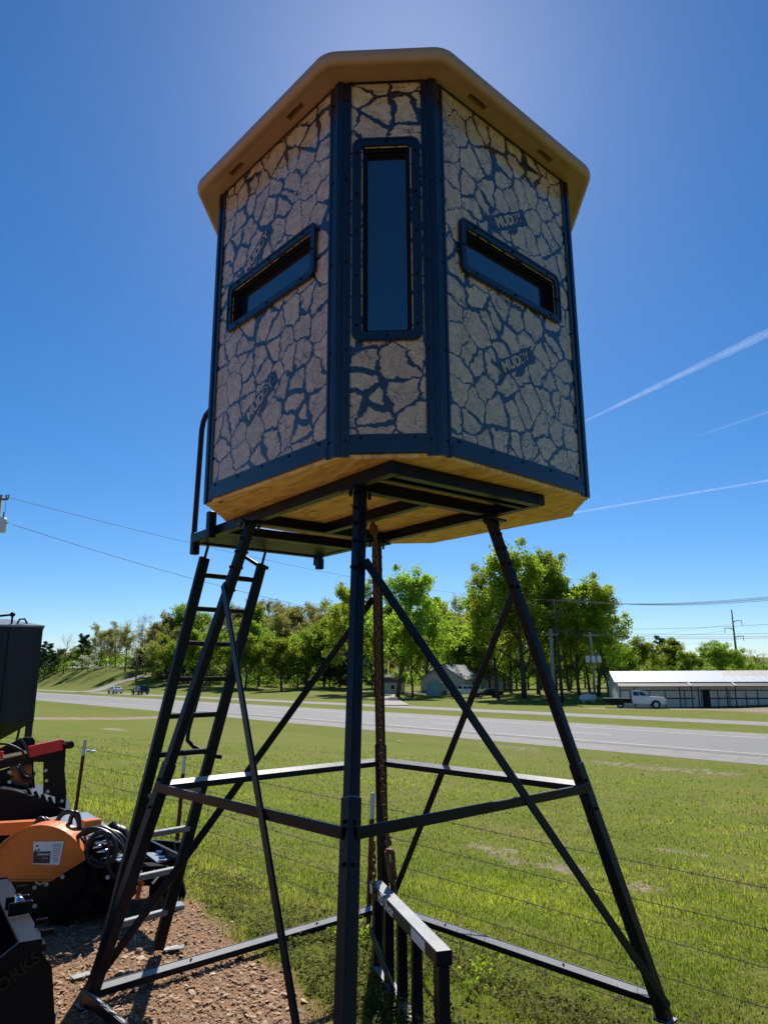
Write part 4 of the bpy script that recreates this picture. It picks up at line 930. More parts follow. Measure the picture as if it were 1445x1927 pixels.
def grow(rng, H, spread, levels, trunk_r, first=.25, up=.35, nch=(6, 4, 3), bend=.22, lean=0):
    m = MB(); tips = []; nodes = []
    def limb(p, d, L, r, lev):
        pts = [p.copy()]; rs = [r]; nseg = 5 if lev == 0 else 4
        for k in range(nseg):
            d = (d + Vector(rng.normal(size=3)) * bend * (.35 if lev == 0 else .8) + Vector((0, 0, up * .25 if lev else .25))).normalized()
            p = p + d * (L / nseg); pts.append(p.copy()); rs.append(max(r * (1 - .82 * (k + 1) / nseg), .012))
        m.tube(pts, rs, 7 if lev == 0 else (5 if lev == 1 else 3))
        if lev >= 1:
            for q in pts[2:]: nodes.append((q, lev))
        if lev >= levels: tips.append((pts[-1], lev)); return
        n_ = nch[min(lev, len(nch) - 1)]
        for k in range(n_):
            f = first + (1 - first) * (k + rng.random() * .8) / n_ if lev == 0 else .35 + .65 * (k + rng.random()) / n_
            f = min(f, .99); i = min(int(f * nseg), nseg - 1); q = pts[i].lerp(pts[i + 1], f * nseg - i)
            az = k * 2.4 + rng.uniform(0, 1.2); 
            if lev == 0: nd = Vector((math.cos(az), math.sin(az), up + .5 * f)).normalized(); ll = L * spread * (1.05 - .55 * f) * rng.uniform(.8, 1.15)
            else: nd = (d + Vector(rng.normal(size=3)) * .75 + Vector((0, 0, .1))).normalized(); ll = L * rng.uniform(.45, .7)
            limb(q, nd, ll, max(rs[i] * .55, .02), lev + 1)
        tips.append((pts[-1], lev))
    limb(Vector((0, 0, 0)), Vector((lean, 0, 1)).normalized(), H, trunk_r, 0)
    return m, tips, nodes
PROTO = {}
def make_proto(key, kind, seed):
    rng = np.random.default_rng(seed)
    if kind == 'maple':
        m, tips, nodes = grow(rng, 16, .50, 2, .36, .14, .75, (11, 6), .2); mat, bark = 'leaf_maple', 'bark'
        C = [t for t, l in tips] + [t for t, l in nodes]; C = [c for c in C if c.z > 2.0]
        V, F, R = leaf_cloud(C, [rng.uniform(.65, 1.45) for _ in C], [int(rng.uniform(34, 84)) for _ in C], .31, rng, .8)
    elif kind == 'bush':
        m, tips, nodes = grow(rng, 8.0, .62, 2, .2, .10, .6, (9, 4), .25); mat, bark = 'leaf_bush', 'bark'
        C = [t for t, l in tips] + [t for t, l in nodes]
        V, F, R = leaf_cloud(C, [rng.uniform(.6, 1.25) for _ in C], [int(rng.uniform(40, 85)) for _ in C], .27, rng, .85)
    elif kind == 'bud':
        m, tips, nodes = grow(rng, 14, .45, 3, .3, .28, .7, (9, 4, 3), .28); mat, bark = 'leaf_bud', 'barkgrey'
        C = [t for t, l in tips if l >= 2]; C += [t for t, l in nodes if l >= 2][::3]
        V, F, R = leaf_cloud(C, [rng.uniform(.45, 1.0) for _ in C], [int(rng.uniform(14, 32)) for _ in C], .30, rng, .9)
    elif kind == 'bare':
        m, tips, nodes = grow(rng, 12, .48, 3, .26, .25, .6, (9, 5, 4), .3); mat, bark = 'leaf_bud', 'barkgrey'
        C = [t for t, l in tips if l >= 3]
        V, F, R = leaf_cloud(C, [rng.uniform(.4, .7) for _ in C], [int(rng.uniform(1, 6)) for _ in C], .22, rng, .9)
    elif kind == 'pine':
        m, tips, nodes = grow(rng, 13, .26, 2, .22, .42, .12, (14, 3), .18); mat, bark = 'leaf_dark', 'bark'
        C = [t for t, l in tips if t.z > 4] + [t for t, l in nodes if t.z > 5][::2]
        V, F, R = leaf_cloud(C, [rng.uniform(.6, 1.0) for _ in C], [int(rng.uniform(35, 70)) for _ in C], .30, rng, .45)
    elif kind == 'cedar':
        m, tips, nodes = grow(rng, 9, .30, 2, .18, .06, .35, (18, 3), .12); mat, bark = 'leaf_dark', 'bark'
        C = [t for t, l in tips] + [t for t, l in nodes][::2]
        V, F, R = leaf_cloud(C, [rng.uniform(.45, .9) for _ in C], [int(rng.uniform(30, 60)) for _ in C], .26, rng, .9)
    elif kind == 'dogwood':
        m, tips, nodes = grow(rng, 5, .75, 2, .12, .2, .3, (8, 4), .25); mat, bark = 'leaf_white', 'bark'
        C = [t for t, l in tips] + [t for t, l in nodes][::2]
        V, F, R = leaf_cloud(C, [rng.uniform(.5, .8) for _ in C], [int(rng.uniform(20, 40)) for _ in C], .22, rng, .6)
    root = thing({'pine': 'pine_tree', 'cedar': 'cedar_tree', 'dogwood': 'dogwood_tree', 'bush': 'bushy_tree', 'maple': 'maple_tree', 'bud': 'budding_tree', 'bare': 'bare_tree'}[kind], 'x', 'tree')
    tr = m.build('trunk', M[bark], root, smooth=True)
    cr = npmesh('crown', V, F, M[mat], {'rnd': R}, root)
    PROTO[key] = (root, float(np.percentile(V[:, 2], 97.5)), [False])
def plant(key, px, ytop, base, label, group, wsc=1.0):
    """base: ground position; tree is scaled so that its top reaches the height it has on site"""
    root, h, used = PROTO[key]
    r = root if not used[0] else copy_tree(root); used[0] = True
    d = base.y; zt = at(px, ytop, d).z; sc = max((zt - base.z + .3) / h, .2)
    r.location = (base.x, base.y, base.z - .12); r.rotation_euler = (0, 0, random.uniform(0, 6.28)); r.scale = (sc * wsc, sc * wsc, sc)
    tag(r, label, 'tree', group); return r
for k, kd, n_ in (('maple', 'maple', 4), ('bush', 'bush', 3), ('bud', 'bud', 4), ('bare', 'bare', 2), ('pine', 'pine', 2), ('cedar', 'cedar', 2), ('dogwood', 'dogwood', 1)):
    for i in range(n_): make_proto(k + str(i), kd, 100 + 17 * i + len(k) * 31)
def gb(px, d):           # ground point on the bearing of px at forward distance d
    r = ray(px, 1285); p = r * (d / r.y); return Vector((p.x, p.y, tz(p.x, p.y)))
GL = {'maple': 'tall fresh green leafy tree among the trees across the highway', 'bush': 'rounded bright green bushy tree at the edge of the woods', 'bud': 'olive budding tree in the woods along the hill', 'bare': 'nearly bare grey-branched tree on the hill', 'pine': 'dark pine with bare lower trunk on the grassy hill', 'cedar': 'dense dark cedar at the foot of the woods', 'dogwood': 'small white flowering tree on the grassy hill'}
def P_(kd, i, px, ytop, d, w_=1.0, lab=None, grp=None): return plant(kd + str(i), px, ytop, gb(px, d), lab or GL[kd], grp or (kd + ' trees across the highway'), w_)
# big leafy cluster right of centre
for i, (px, yt, d, w_) in enumerate(((898, 1118, 146, .9), (935, 1085, 112, .9), (985, 1040, 108, 1.05), (1012, 1052, 116, .9), (1045, 1072, 112, .9), (1088, 1098, 110, .9), (1124, 1100, 108, .95), (1143, 1150, 106, .8), (960, 1110, 124, 1.0), (1070, 1120, 122, 1.0), (1108, 1150, 118, 1.0))):
    P_('maple', i % 4, px, yt, d, w_, {2: 'tallest fresh green tree of the cluster across the highway', 0: 'fresh green tree showing above the roof of the cream house', 7: 'smallest green tree of the cluster, next to the metal building'}.get(i, 'tall fresh green tree in the cluster beside the transformer pole'), 'tall trees by the transformer pole')
for i, (px, yt, d, w_) in enumerate(((662, 1104, 138, .9), (748, 1086, 128, 1.0), (800, 1132, 140, 1.1), (705, 1150, 142, 1.0), (776, 1180, 126, .9), (838, 1180, 150, 1.1), (868, 1195, 150, 1.2))):
    P_('maple', (i + 1) % 4, px, yt, d, w_, 'fresh green tree standing near the small gambrel-roof shed', 'green trees by the gambrel shed')
for i, (px, yt, d, w_) in enumerate(((425, 1188, 168, 1.3), (462, 1198, 160, 1.2), (487, 1180, 170, 1.2), (530, 1205, 152, 1.25), (575, 1195, 160, 1.2), (610, 1172, 165, 1.2), (640, 1185, 160, 1.1), (320, 1215, 185, 1.0), (370, 1195, 180, 1.1), (395, 1210, 172, 1.1))):
    P_('bush', i % 3, px, yt, d, w_)
for i, (px, yt, d, w_) in enumerate(((1205, 1207, 150, 1.3), (1268, 1208, 150, 1.4), (1300, 1230, 140, 1.3), (1362, 1213, 140, 1.5), (1390, 1228, 150, 1.3), (1175, 1225, 140, 1.2))):
    P_('bush', (i + 1) % 3, px, yt, d, w_, 'rounded green tree growing behind the white metal building', 'green trees behind the metal building')
for i, (px, yt, d) in enumerate(((83, 1210, 248), (153, 1196, 236), (1245, 1200, 170), (1330, 1222, 170))): P_('pine', i % 2, px, yt, d, 1.0, GL['pine'] if i < 2 else 'dark evergreen showing above the white metal building', 'pines on the hill' if i < 2 else 'evergreens behind the metal building')
for i, (px, yt, d) in enumerate(((118, 1194, 244), (184, 1188, 232), (215, 1175, 226))): P_('bare', i % 2, px, yt, d, 1.1)
P_('dogwood', 0, 164, 1232, 228, 1.5)
for i, (px, yt, d) in enumerate(((262, 1222, 206), (292, 1212, 198), (318, 1228, 192), (345, 1225, 186), (100, 1232, 252), (72, 1230, 255), (560, 1225, 166), (655, 1225, 150), (620, 1235, 158), (700, 1235, 150))): P_('cedar', i % 2, px, yt, d, 1.5)
SIL = np.array([(60, 1228), (100, 1222), (140, 1215), (200, 1180), (240, 1162), (290, 1156), (350, 1150), (420, 1150), (480, 1130), (520, 1134), (560, 1150), (600, 1138), (650, 1138), (700, 1150), (760, 1140), (840, 1128), (880, 1140), (940, 1150), (1000, 1165), (1160, 1212), (1250, 1218), (1330, 1235), (1445, 1228), (1500, 1228)])
i = 0
for row, d0, dy in ((0, 232, 0), (1, 205, 22), (2, 188, 45)):
    for px in np.arange(205 if row else 70, 900, 21 if row == 0 else 27):
        if row == 2 and px < 240: continue
        q = px + random.uniform(-8, 8); yt = float(np.interp(q, SIL[:, 0], SIL[:, 1])) + dy + random.uniform(-4, 13); d = d0 + random.uniform(-9, 9) + max(0, 300 - px) * .22
        kd = 'bud' if random.random() < .8 - .25 * row else ('bare' if random.random() < .5 else 'bush')
        P_(kd, i % {'bud': 4, 'bare': 2, 'bush': 3}[kd], q, yt, d, 1.15); i += 1
for px in np.arange(1160, 1480, 24):
    q = px + random.uniform(-8, 8); yt = float(np.interp(q, SIL[:, 0], SIL[:, 1])) + random.uniform(-3, 12)
    kd = random.choice(['bud', 'bare', 'bush']); P_(kd, i % 2, q, yt, 180 + random.uniform(-10, 10), 1.3, {'bud': 'olive budding tree behind the white metal building', 'bare': 'bare grey tree behind the white metal building', 'bush': 'green tree far behind the white metal building'}[kd], kd + ' trees behind the metal building'); i += 1
for px in np.arange(900, 1160, 24):
    q = px + random.uniform(-8, 8); P_('bud', i % 4, q, 1172 + random.uniform(0, 20), 190, 1.2, 'olive budding tree behind the tall green cluster', 'budding trees behind the green cluster'); i += 1
for px, yt in ((1418, 1224), (1440, 1230)): P_('bare', 1, px, yt, 150, 1.2, 'bare grey tree behind the white metal building', 'bare trees behind the metal building')
for px in np.arange(880, 1165, 22):
    P_('bush', i % 3, px + random.uniform(-6, 6), 1222 + random.uniform(-10, 14), 142 + random.uniform(-6, 6), 1.5, 'low green bush filling the gaps behind the tall tree cluster', 'bushes behind the tall cluster'); i += 1
for px in np.arange(72, 215, 17):
    P_(('bush', 'cedar', 'bud')[i % 3], i % 2, px + random.uniform(-6, 6), 1222 + random.uniform(-8, 12), 262 + random.uniform(-6, 8), 1.5, ('green bushy tree', 'dark cedar', 'olive budding tree')[i % 3] + ' along the ridge of the grassy hill', 'mixed trees along the hill ridge ' + ('a', 'b', 'c')[i % 3] if False else ('bushy', 'cedar', 'budding')[i % 3] + ' trees along the hill ridge'); i += 1
# undergrowth along the wood edge
rng = np.random.default_rng(5); C = []; 
for px in np.arange(70, 1460, 2.2):
    d = float(np.interp(px, [60, 150, 200, 270, 350, 420, 560, 700, 850, 1160, 1480], [256, 242, 232, 212, 190, 178, 170, 154, 160, 165, 150])) + rng.uniform(-3, 14); b = gb(px, d); C.append((b.x, b.y, b.z + rng.uniform(.2, 2.6)))
for px in np.arange(62, 330, .9):
    d = float(np.interp(px, [60, 150, 200, 270, 350], [262, 252, 240, 220, 198])) + rng.uniform(0, 14); b = gb(px, d); C.append((b.x, b.y, b.z + rng.uniform(.2, 4.6)))
V, F, R = leaf_cloud(C, [rng.uniform(.9, 2.2) for _ in C], [34] * len(C), .42, rng, .8)
u_ = npmesh('undergrowth', V, F, M['leaf_bush'], {'rnd': R * .6}); tag(u_, 'tangled green undergrowth along the edge of the woods', 'undergrowth', kind='stuff')

# ------------------------------------------------------------------ vehicles
def vehicle(name, label, kind, loc, heading, paintm):
    root = thing(name, label, 'car' if kind in ('sedan', 'suv') else 'truck', loc, heading)
    if kind == 'sedan': L, W, prof, cab, wb, wr = 4.7, 1.8, [(-2.3, .35), (2.3, .32), (2.33, .62), (2.1, .76), (1.05, .92), (-1.75, .98), (-2.3, .92), (-2.35, .6)], [(1.0, .93), (.25, 1.38), (-.75, 1.42), (-1.75, 1.0)], (1.4, -1.35), .32
    elif kind == 'suv': L, W, prof, cab, wb, wr = 4.7, 1.9, [(-2.3, .42), (2.3, .40), (2.33, .8), (2.15, .98), (1.1, 1.1), (-2.25, 1.12), (-2.34, .7)], [(1.05, 1.1), (.35, 1.66), (-1.75, 1.70), (-2.2, 1.13)], (1.42, -1.4), .37
    else: L, W, prof, cab, wb, wr = 5.9, 2.0, [(-2.9 if kind == 'pickup' else -.55, .55), (2.85, .50), (2.9, .95), (2.75, 1.20), (1.25, 1.30), (-2.9 if kind == 'pickup' else -.62, 1.30)], [(1.28, 1.29), (.55, 1.88), (-.95 if kind == 'pickup' else -.5, 1.90), (-1.15 if kind == 'pickup' else -.6, 1.29)], (1.85, -1.85), .42
    hw = W / 2; m = MB(); n_ = len(prof)
    secs = [(-hw + .06, .97), (-hw, 1.0), (hw, 1.0), (hw - .06, .97)]
    V = []
    for y, k in ((-hw + .07, 1), (-hw, .985), (hw, .985), (hw - .07, 1)): V += [(x * k, y, z if k == 1 else z * .985 + .008) for x, z in prof]
    F = [tuple(range(n_)), tuple(range(4 * n_ - 1, 3 * n_ - 1, -1))] + [(r * n_ + i, (r + 1) * n_ + i, (r + 1) * n_ + (i + 1) % n_, r * n_ + (i + 1) % n_) for r in range(3) for i in range(n_)]
    m.add(V, F); body = m.build('body', M[paintm], root)
    m = MB(); nc = len(cab); V = [(x, -hw + .08 + (z - cab[0][1]) * .22, z) for x, z in cab] + [(x, hw - .08 - (z - cab[0][1]) * .22, z) for x, z in cab]
    m.add(V, [tuple(range(nc)), tuple(range(2 * nc - 1, nc - 1, -1))] + [(i, nc + i, nc + (i + 1) % nc, (i + 1) % nc) for i in range(nc)]); cb = m.build('cabin', M[paintm], root)
    (x0, z0), (x1, z1), (x2, z2), (x3, z3) = cab
    def cpt(f, g_, s_):      # point on cabin side, f along, g up
        xa = x0 + (x1 - x0) * g_; xb = x3 + (x2 - x3) * g_; z = z0 + (z1 - z0) * g_; return Vector((xa + (xb - xa) * f, s_ * (hw - .08 - (z - z0) * .22 + .006), z))
    for s_ in (-1, 1):
        for f0, f1 in ((.08, .47), (.52, .92)):
            q = [cpt(f0, .15, s_), cpt(f1, .15, s_), cpt(f1, .86, s_), cpt(f0 + .02, .86, s_)]; m = MB(); m.add(q, [(0, 1, 2, 3)] if s_ < 0 else [(3, 2, 1, 0)]); m.build('side_window', M['glass'], cb)
    for (xa, za), (xb, zb), nm, sgn in (((x0, z0), (x1, z1), 'windshield', 1), ((x3, z3), (x2, z2), 'rear_window', -1)):
        q = []
        for g_, w_ in ((.12, .9), (.88, .86)):
            x, z = xa + (xb - xa) * g_, za + (zb - za) * g_; yw = (hw - .08 - (z - z0) * .22) * w_; q += [(x + sgn * .008, -yw, z + .006), (x + sgn * .008, yw, z + .006)]
        m = MB(); m.add(q, [(0, 1, 3, 2)]); m.build(nm, M['glass'], cb)
    for x in wb:
        for s_ in (-1, 1):
            y = s_ * (hw - .10); m = MB(); m.cyl((x, y - .115, wr), (x, y + .115, wr), wr, 20); wh_ = m.build('wheel', M['tyre'], root)
            m = MB(); yy = y + s_ * .118; m.cyl((x, yy - .01, wr), (x, yy + .006, wr), wr * .6, 14); m.build('rim', M['rim'], wh_)
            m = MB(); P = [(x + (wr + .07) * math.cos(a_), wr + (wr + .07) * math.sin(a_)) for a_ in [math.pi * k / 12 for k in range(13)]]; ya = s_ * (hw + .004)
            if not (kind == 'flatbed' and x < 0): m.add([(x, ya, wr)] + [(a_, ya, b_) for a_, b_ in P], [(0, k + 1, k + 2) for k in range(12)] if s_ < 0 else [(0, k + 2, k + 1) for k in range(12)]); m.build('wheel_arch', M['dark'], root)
    zf = prof[2][1]
    for s_ in (-1, 1):
        m = MB(); m.box((L / 2 - .06, s_ * (hw - .25), zf - .02), (.16, .36, .16), None, .02); m.build('headlight', M['lens'], root)
        if kind != 'flatbed': m = MB(); m.box((-L / 2 + .06, s_ * (hw - .17), (.85 if kind != 'pickup' else 1.0)), (.14, .26, .2), None, .02); m.build('taillight', M['lens_red'], root)
        m = MB(); m.box((x0 - .15, s_ * (hw + .08), z0 + .12), (.12, .16, .14), None, .02); m.build('mirror', M['carblack'], root)
    m = MB(); m.box((L / 2 - .04, 0, prof[0][1] + .08), (.16, W - .1, .2), None, .03); m.build('bumper', M['carblack'] if kind in ('suv',) else (M['rim'] if kind in ('pickup', 'flatbed') else M[paintm]), root)
    if kind == 'flatbed':
        m = MB(); m.box((-2.15, 0, 1.02), (3.0, 2.3, .12), None, .01); m.box((-2.15, -1.12, .93), (3.0, .05, .2)); m.box((-2.15, 1.12, .93), (3.0, .05, .2)); m.build('flatbed', M['blacksteel'], root)
        m = MB(); m.box((-.72, 0, 1.45), (.08, 2.1, .8), None, .01); m.build('headache_rack', M['blacksteel'], root)
        m = MB(); m.beam((-3.4, .4, .75), (2.4, .4, .6), .12, .2); m.beam((-3.4, -.4, .75), (2.4, -.4, .6), .12, .2); m.build('chassis', M['blacksteel'], root)
        m = MB(); m.box((-2.2, -1.0, .62), (1.3, .1, .5)); m.box((-2.2, 1.0, .62), (1.3, .1, .5)); m.build('fender', M['blacksteel'], root)
        m = MB(); m.box((2.91, 0, .92), (.03, 1.3, .34)); m.build('grille', M['carblack'], root)
    if kind == 'pickup': m = MB(); m.box((-1.95, 0, 1.303), (1.5, 1.6, .008)); m.build('bed_opening', M['dark'], root)
    if kind in ('pickup',): m = MB(); m.box((-2.95, 0, .68), (.14, 1.9, .18), None, .02); m.build('bumper', M['rim'], root)
    return root
def ang(dx, dy): return math.atan2(dy, dx)
za_ = -1.81
a_ = Vector((*world(53.2, (on(201, 1305.5, -1.81).dot(Vector((*RT, 0))))), za_)); b_ = Vector((*world(53.6, (on(271, 1307, -1.81).dot(Vector((*RT, 0))))), za_))
vehicle('car', 'small white sedan driving on the far side of the highway', 'sedan', a_, ang(*RT), 'carwhite')
vehicle('car', 'black sport utility vehicle following a white sedan on the highway', 'suv', b_, ang(*RT), 'carblack')
def onx(px, d): p = gb(px, d); return p
t_ = onx(1196, 81.5); vehicle('flatbed_truck', 'white crew cab flatbed pickup truck parked before the metal building', 'flatbed', t_, ang(.96, -.28), 'carwhite')
t_ = onx(876, 118); vehicle('pickup_truck', 'white pickup truck parked on the lawn by the cream house', 'pickup', t_, ang(.93, .36), 'carwhite')
t_ = onx(916, 114); vehicle('car', 'black sedan parked beside the white pickup on the lawn', 'sedan', t_, ang(-.98, -.2), 'carblack')

# ------------------------------------------------------------------ buildings
def frame_at(px, d, ang_):
    b = gb(px, d); return b
# long white metal building
L0 = gb(1160, 87); zb_ = L0.z - .05
mbld = thing('metal_building', 'long white metal building with ribbed roof and brown framed lean-to', 'building', (L0.x, L0.y, zb_), rad(-12))
Lm, Dm, hw_, hr_ = 34.0, 11.0, 2.9, 4.1
m = MB(); V = [(0, 0, 0), (Lm, 0, 0), (Lm, Dm, 0), (0, Dm, 0), (0, 0, hw_), (Lm, 0, hw_), (Lm, Dm, hw_), (0, Dm, hw_), (0, Dm / 2, hr_), (Lm, Dm / 2, hr_)]
m.add(V, [(0, 1, 5, 4), (1, 2, 6, 9, 5), (2, 3, 7, 6), (3, 0, 4, 8, 7)]); m.build('wall', M['metalwall'], mbld)
sl_ = math.hypot(Dm / 2, hr_ - hw_)
def roofsheet(x0, x1, y0, y1, mat, nm, par):
    m = MB(); z = lambda y: hw_ + (hr_ - hw_) * y / (Dm / 2) + .03
    m.add([(x0, y0, z(y0)), (x1, y0, z(y0)), (x1, y1, z(y1)), (x0, y1, z(y1)), (x0, y0, z(y0) - .05), (x1, y0, z(y0) - .05), (x1, y1, z(y1) - .05), (x0, y1, z(y1) - .05)], [(0, 1, 2, 3), (7, 6, 5, 4), (0, 4, 5, 1), (1, 5, 6, 2), (2, 6, 7, 3), (3, 7, 4, 0)])
    return m.build(nm, M[mat], par)
rf = roofsheet(-.3, 12.6, -.35, Dm / 2, 'metalroof', 'roof', mbld); roofsheet(12.6, Lm, -.35, Dm / 4.2, 'metalroof', 'roof_sheet', mbld); roofsheet(12.6, Lm, Dm / 4.2, Dm / 2, 'rustroof', 'roof_sheet', mbld)
m = MB(); m.add([(-.3, Dm + .3, hw_ - .04), (Lm, Dm + .3, hw_ - .04), (Lm, Dm / 2, hr_ + .03), (-.3, Dm / 2, hr_ + .03)], [(3, 2, 1, 0)]); m.build('back_roof', M['metalroof'], mbld)
for x in np.arange(-.2, Lm, .9):
    z = lambda y: hw_ + (hr_ - hw_) * y / (Dm / 2) + .045; m = MB(); m.beam((x, -.35, z(-.35)), (x, Dm / 2, z(Dm / 2)), .05, .04); m.build('roof_rib', M['metalroof'] if x < 12.6 else M['rustroof'], rf)
for x in np.arange(.4, Lm, .6): m = MB(); m.beam((x, -.012, .05), (x, -.012, hw_ - .05), .05, .03); m.build('wall_rib', M['metalwall'], mbld)
# lean-to: posts, girts, dark roof panels
for x in (0.1, 1.7, 6.6, 7.9, 8.6, 11.6, 12.5, 16.2, 16.9): m = MB(); m.beam((x, -1.75, 0), (x, -1.75, hw_ - .55), .12, .12); m.build('post', M['frame_brown'], mbld)
for (x0, x1) in ((0, 7.9), (7.9, 12.6), (12.6, 17.1)):
    m = MB(); m.add([(x0, -2.0, hw_ - .5), (x1, -2.0, hw_ - .5), (x1, -.05, hw_ - .1), (x0, -.05, hw_ - .1), (x0, -2.0, hw_ - .58), (x1, -2.0, hw_ - .58), (x1, -.05, hw_ - .18), (x0, -.05, hw_ - .18)], [(0, 1, 2, 3), (7, 6, 5, 4), (0, 4, 5, 1), (1, 5, 6, 2), (2, 6, 7, 3), (3, 7, 4, 0)]); m.build('awning', M['frame_brown'], mbld)
    m = MB(); m.beam((x1 - .04, -2.05, hw_ - .44), (x1 - .04, -.05, hw_ - .04), .14, .05); m.build('awning_edge', M['metalroof'], mbld)
m = MB(); m.beam((.2, -.09, hw_ - 1.0), (17.0, -.09, hw_ - 1.0), .05, .10); m.build('girt', M['frame_brown'], mbld)
for x0, x1 in ((5.0, 8.5), (9.9, 17.0)): m = MB(); m.beam((x0, -.09, 1.0), (x1, -.09, 1.0), .05, .14); m.build('girt', M['frame_brown'], mbld)
for x in (3.6, 5.3, 7.4, 9.2, 11.0, 12.2, 14.0, 15.2): m = MB(); m.beam((x, -.10, .02), (x, -.10, hw_ - .95), .08, .06); m.build('stud', M['frame_brown'], mbld)
m = MB(); m.box((9.75, -.06, 1.0), (.8, .06, 2.0)); m.build('doorway', M['dark'], mbld)
m = MB(); m.box((1.1, -.06, 1.2), (1.1, .05, 1.3)); m.build('window', M['metalroof'], mbld)
m = MB(); m.beam((21.4, -.1, .0), (21.4, -.1, 1.9), .10, .08); m.build('downpipe', M['frame_brown'], mbld)
# cream house
hb = gb(832, 134); house = thing('house', 'cream sided house with grey shingle gable roof behind the parked pickup', 'house', (hb.x, hb.y, hb.z - .1), rad(23))
gw, hl, he, hp_ = 9.6, 17.0, 2.6, 5.1
m = MB(); V = [(-gw / 2, 0, 0), (gw / 2, 0, 0), (gw / 2, hl, 0), (-gw / 2, hl, 0), (-gw / 2, 0, he), (gw / 2, 0, he), (gw / 2, hl, he), (-gw / 2, hl, he), (0, 0, hp_), (0, hl, hp_)]
house.rotation_euler = (0, 0, rad(-38))
m.add(V, [(0, 1, 5, 8, 4), (1, 2, 6, 5), (2, 3, 7, 9, 6), (3, 0, 4, 7)]); m.build('wall', M['siding'], house)
for s_ in (-1, 1):
    m = MB(); e = .45; xo = s_ * (gw / 2 + e); zo = he - e * (hp_ - he) / (gw / 2); V = [(0, -.4, hp_ + .06), (0, hl + .4, hp_ + .06), (xo, hl + .4, zo + .06), (xo, -.4, zo + .06), (0, -.4, hp_ - .1), (0, hl + .4, hp_ - .1), (xo, hl + .4, zo - .1), (xo, -.4, zo - .1)]
    m.add(V, [(0, 1, 2, 3), (7, 6, 5, 4), (0, 3, 7, 4), (1, 5, 6, 2), (2, 6, 7, 3)]); m.build('roof', M['shingle'], house)
for y, w_, h_, z, mt in ((3.2, 1.2, 1.3, 1.5, 'glass'), (6.5, 1.6, 2.0, 1.1, 'teal'), (9.2, 1.0, 2.05, 1.05, 'garage'), (14.2, 2.8, 2.1, 1.06, 'garage')):
    m = MB(); m.box((gw / 2 + .03, y, z), (.06, w_, h_)); m.build('garage_door' if w_ > 2 else ('door' if h_ > 1.9 else 'window'), M[mt], house)
for y in (5.2, 8.0, 12.2): m = MB(); m.beam((gw / 2 + .06, y, 0), (gw / 2 + .06, y, he - .1), .12, .12); m.build('trim_post', M['garage'], house)
m = MB(); m.box((0, -.02, .2), (gw, .03, .4)); m.build('skirting', M['brownroof'], house)
# teal shed, gambrel shed
sb = gb(817, 128); shd_ = thing('storage_shed', 'small teal metal storage shed beside the cream house', 'shed', (sb.x, sb.y, sb.z - .05), rad(-25))
m = MB(); m.box((0, 0, 1.1), (2.3, 2.0, 2.2)); wl = m.build('wall', M['teal'], shd_)
for x in np.arange(-1.0, 1.1, .25): m = MB(); m.beam((x, -1.01, .05), (x, -1.01, 2.15), .05, .03); m.build('rib', M['teal'], wl)
m = MB(); m.prism([(-1.25, 2.21), (1.25, 2.21), (0, 2.6)], (0, 1.1, 0), (1, 0, 0), (0, 0, 1), 2.2); m.build('roof', M['teal'], shd_)
gsb = gb(735, 136); gs = thing('gambrel_shed', 'small cream shed with brown gambrel roof among the trees', 'shed', (gsb.x, gsb.y, gsb.z - .05), rad(-14))
m = MB(); m.prism([(-2.2, 0), (2.2, 0), (2.2, 1.9), (1.7, 2.9), (0, 3.5), (-1.7, 2.9), (-2.2, 1.9)], (0, 1.8, 0), (0, 1, 0), (0, 0, 1), 3.6) if False else m.box((0, 0, .95), (4.6, 3.4, 1.9)); m.build('wall', M['siding'], gs)
m = MB(); m.prism([(-1.85, 1.91), (1.85, 1.91), (1.45, 2.85), (0, 3.4), (-1.45, 2.85)], (-2.5, 0, 0), (0, 1, 0), (0, 0, 1), 5.0); m.build('roof', M['brownroof'], gs)
m = MB(); m.box((.8, -1.72, 1.1), (.6, .05, .7)); m.build('window', M['dark'], gs)
m = MB(); m.box((-1.0, -1.72, .95), (1.0, .05, 1.7)); m.build('door', M['siding'], gs)
# propane tank, log pile, stump
pt = gb(1104, 96); pr = thing('propane_tank', 'white rounded propane tank under the tall trees', 'tank', pt, 0)
m = MB(); m.tube([(-1.1, 0, .62), (-1.0, 0, .62), (-.8, 0, .62), (.8, 0, .62), (1.0, 0, .62), (1.1, 0, .62)], [.08, .32, .45, .45, .32, .08], 14); m.build('tank', M['carwhite'], pr, smooth=True)
for x in (-.6, .6): m = MB(); m.box((x, 0, .12), (.15, .5, .3)); m.build('foot', M['transformer'], pr)
m = MB(); m.cyl((0, 0, 1.0), (0, 0, 1.22), .16, 10); m.build('valve_dome', M['transformer'], pr)
lp = hit(303, 1277); lg_ = thing('log_pile', 'dark pile of stacked logs on the grassy slope', 'log pile', (lp.x, lp.y, lp.z))
for r_ in range(3):
    for k in range(6 - r_): m = MB(); x = (k - (5 - r_) / 2) * .62; m.cyl((x, -1.5, .28 + r_ * .5), (x, 1.5, .28 + r_ * .5), .29 + .03 * random.random(), 8); m.build('log', M['log'], lg_)
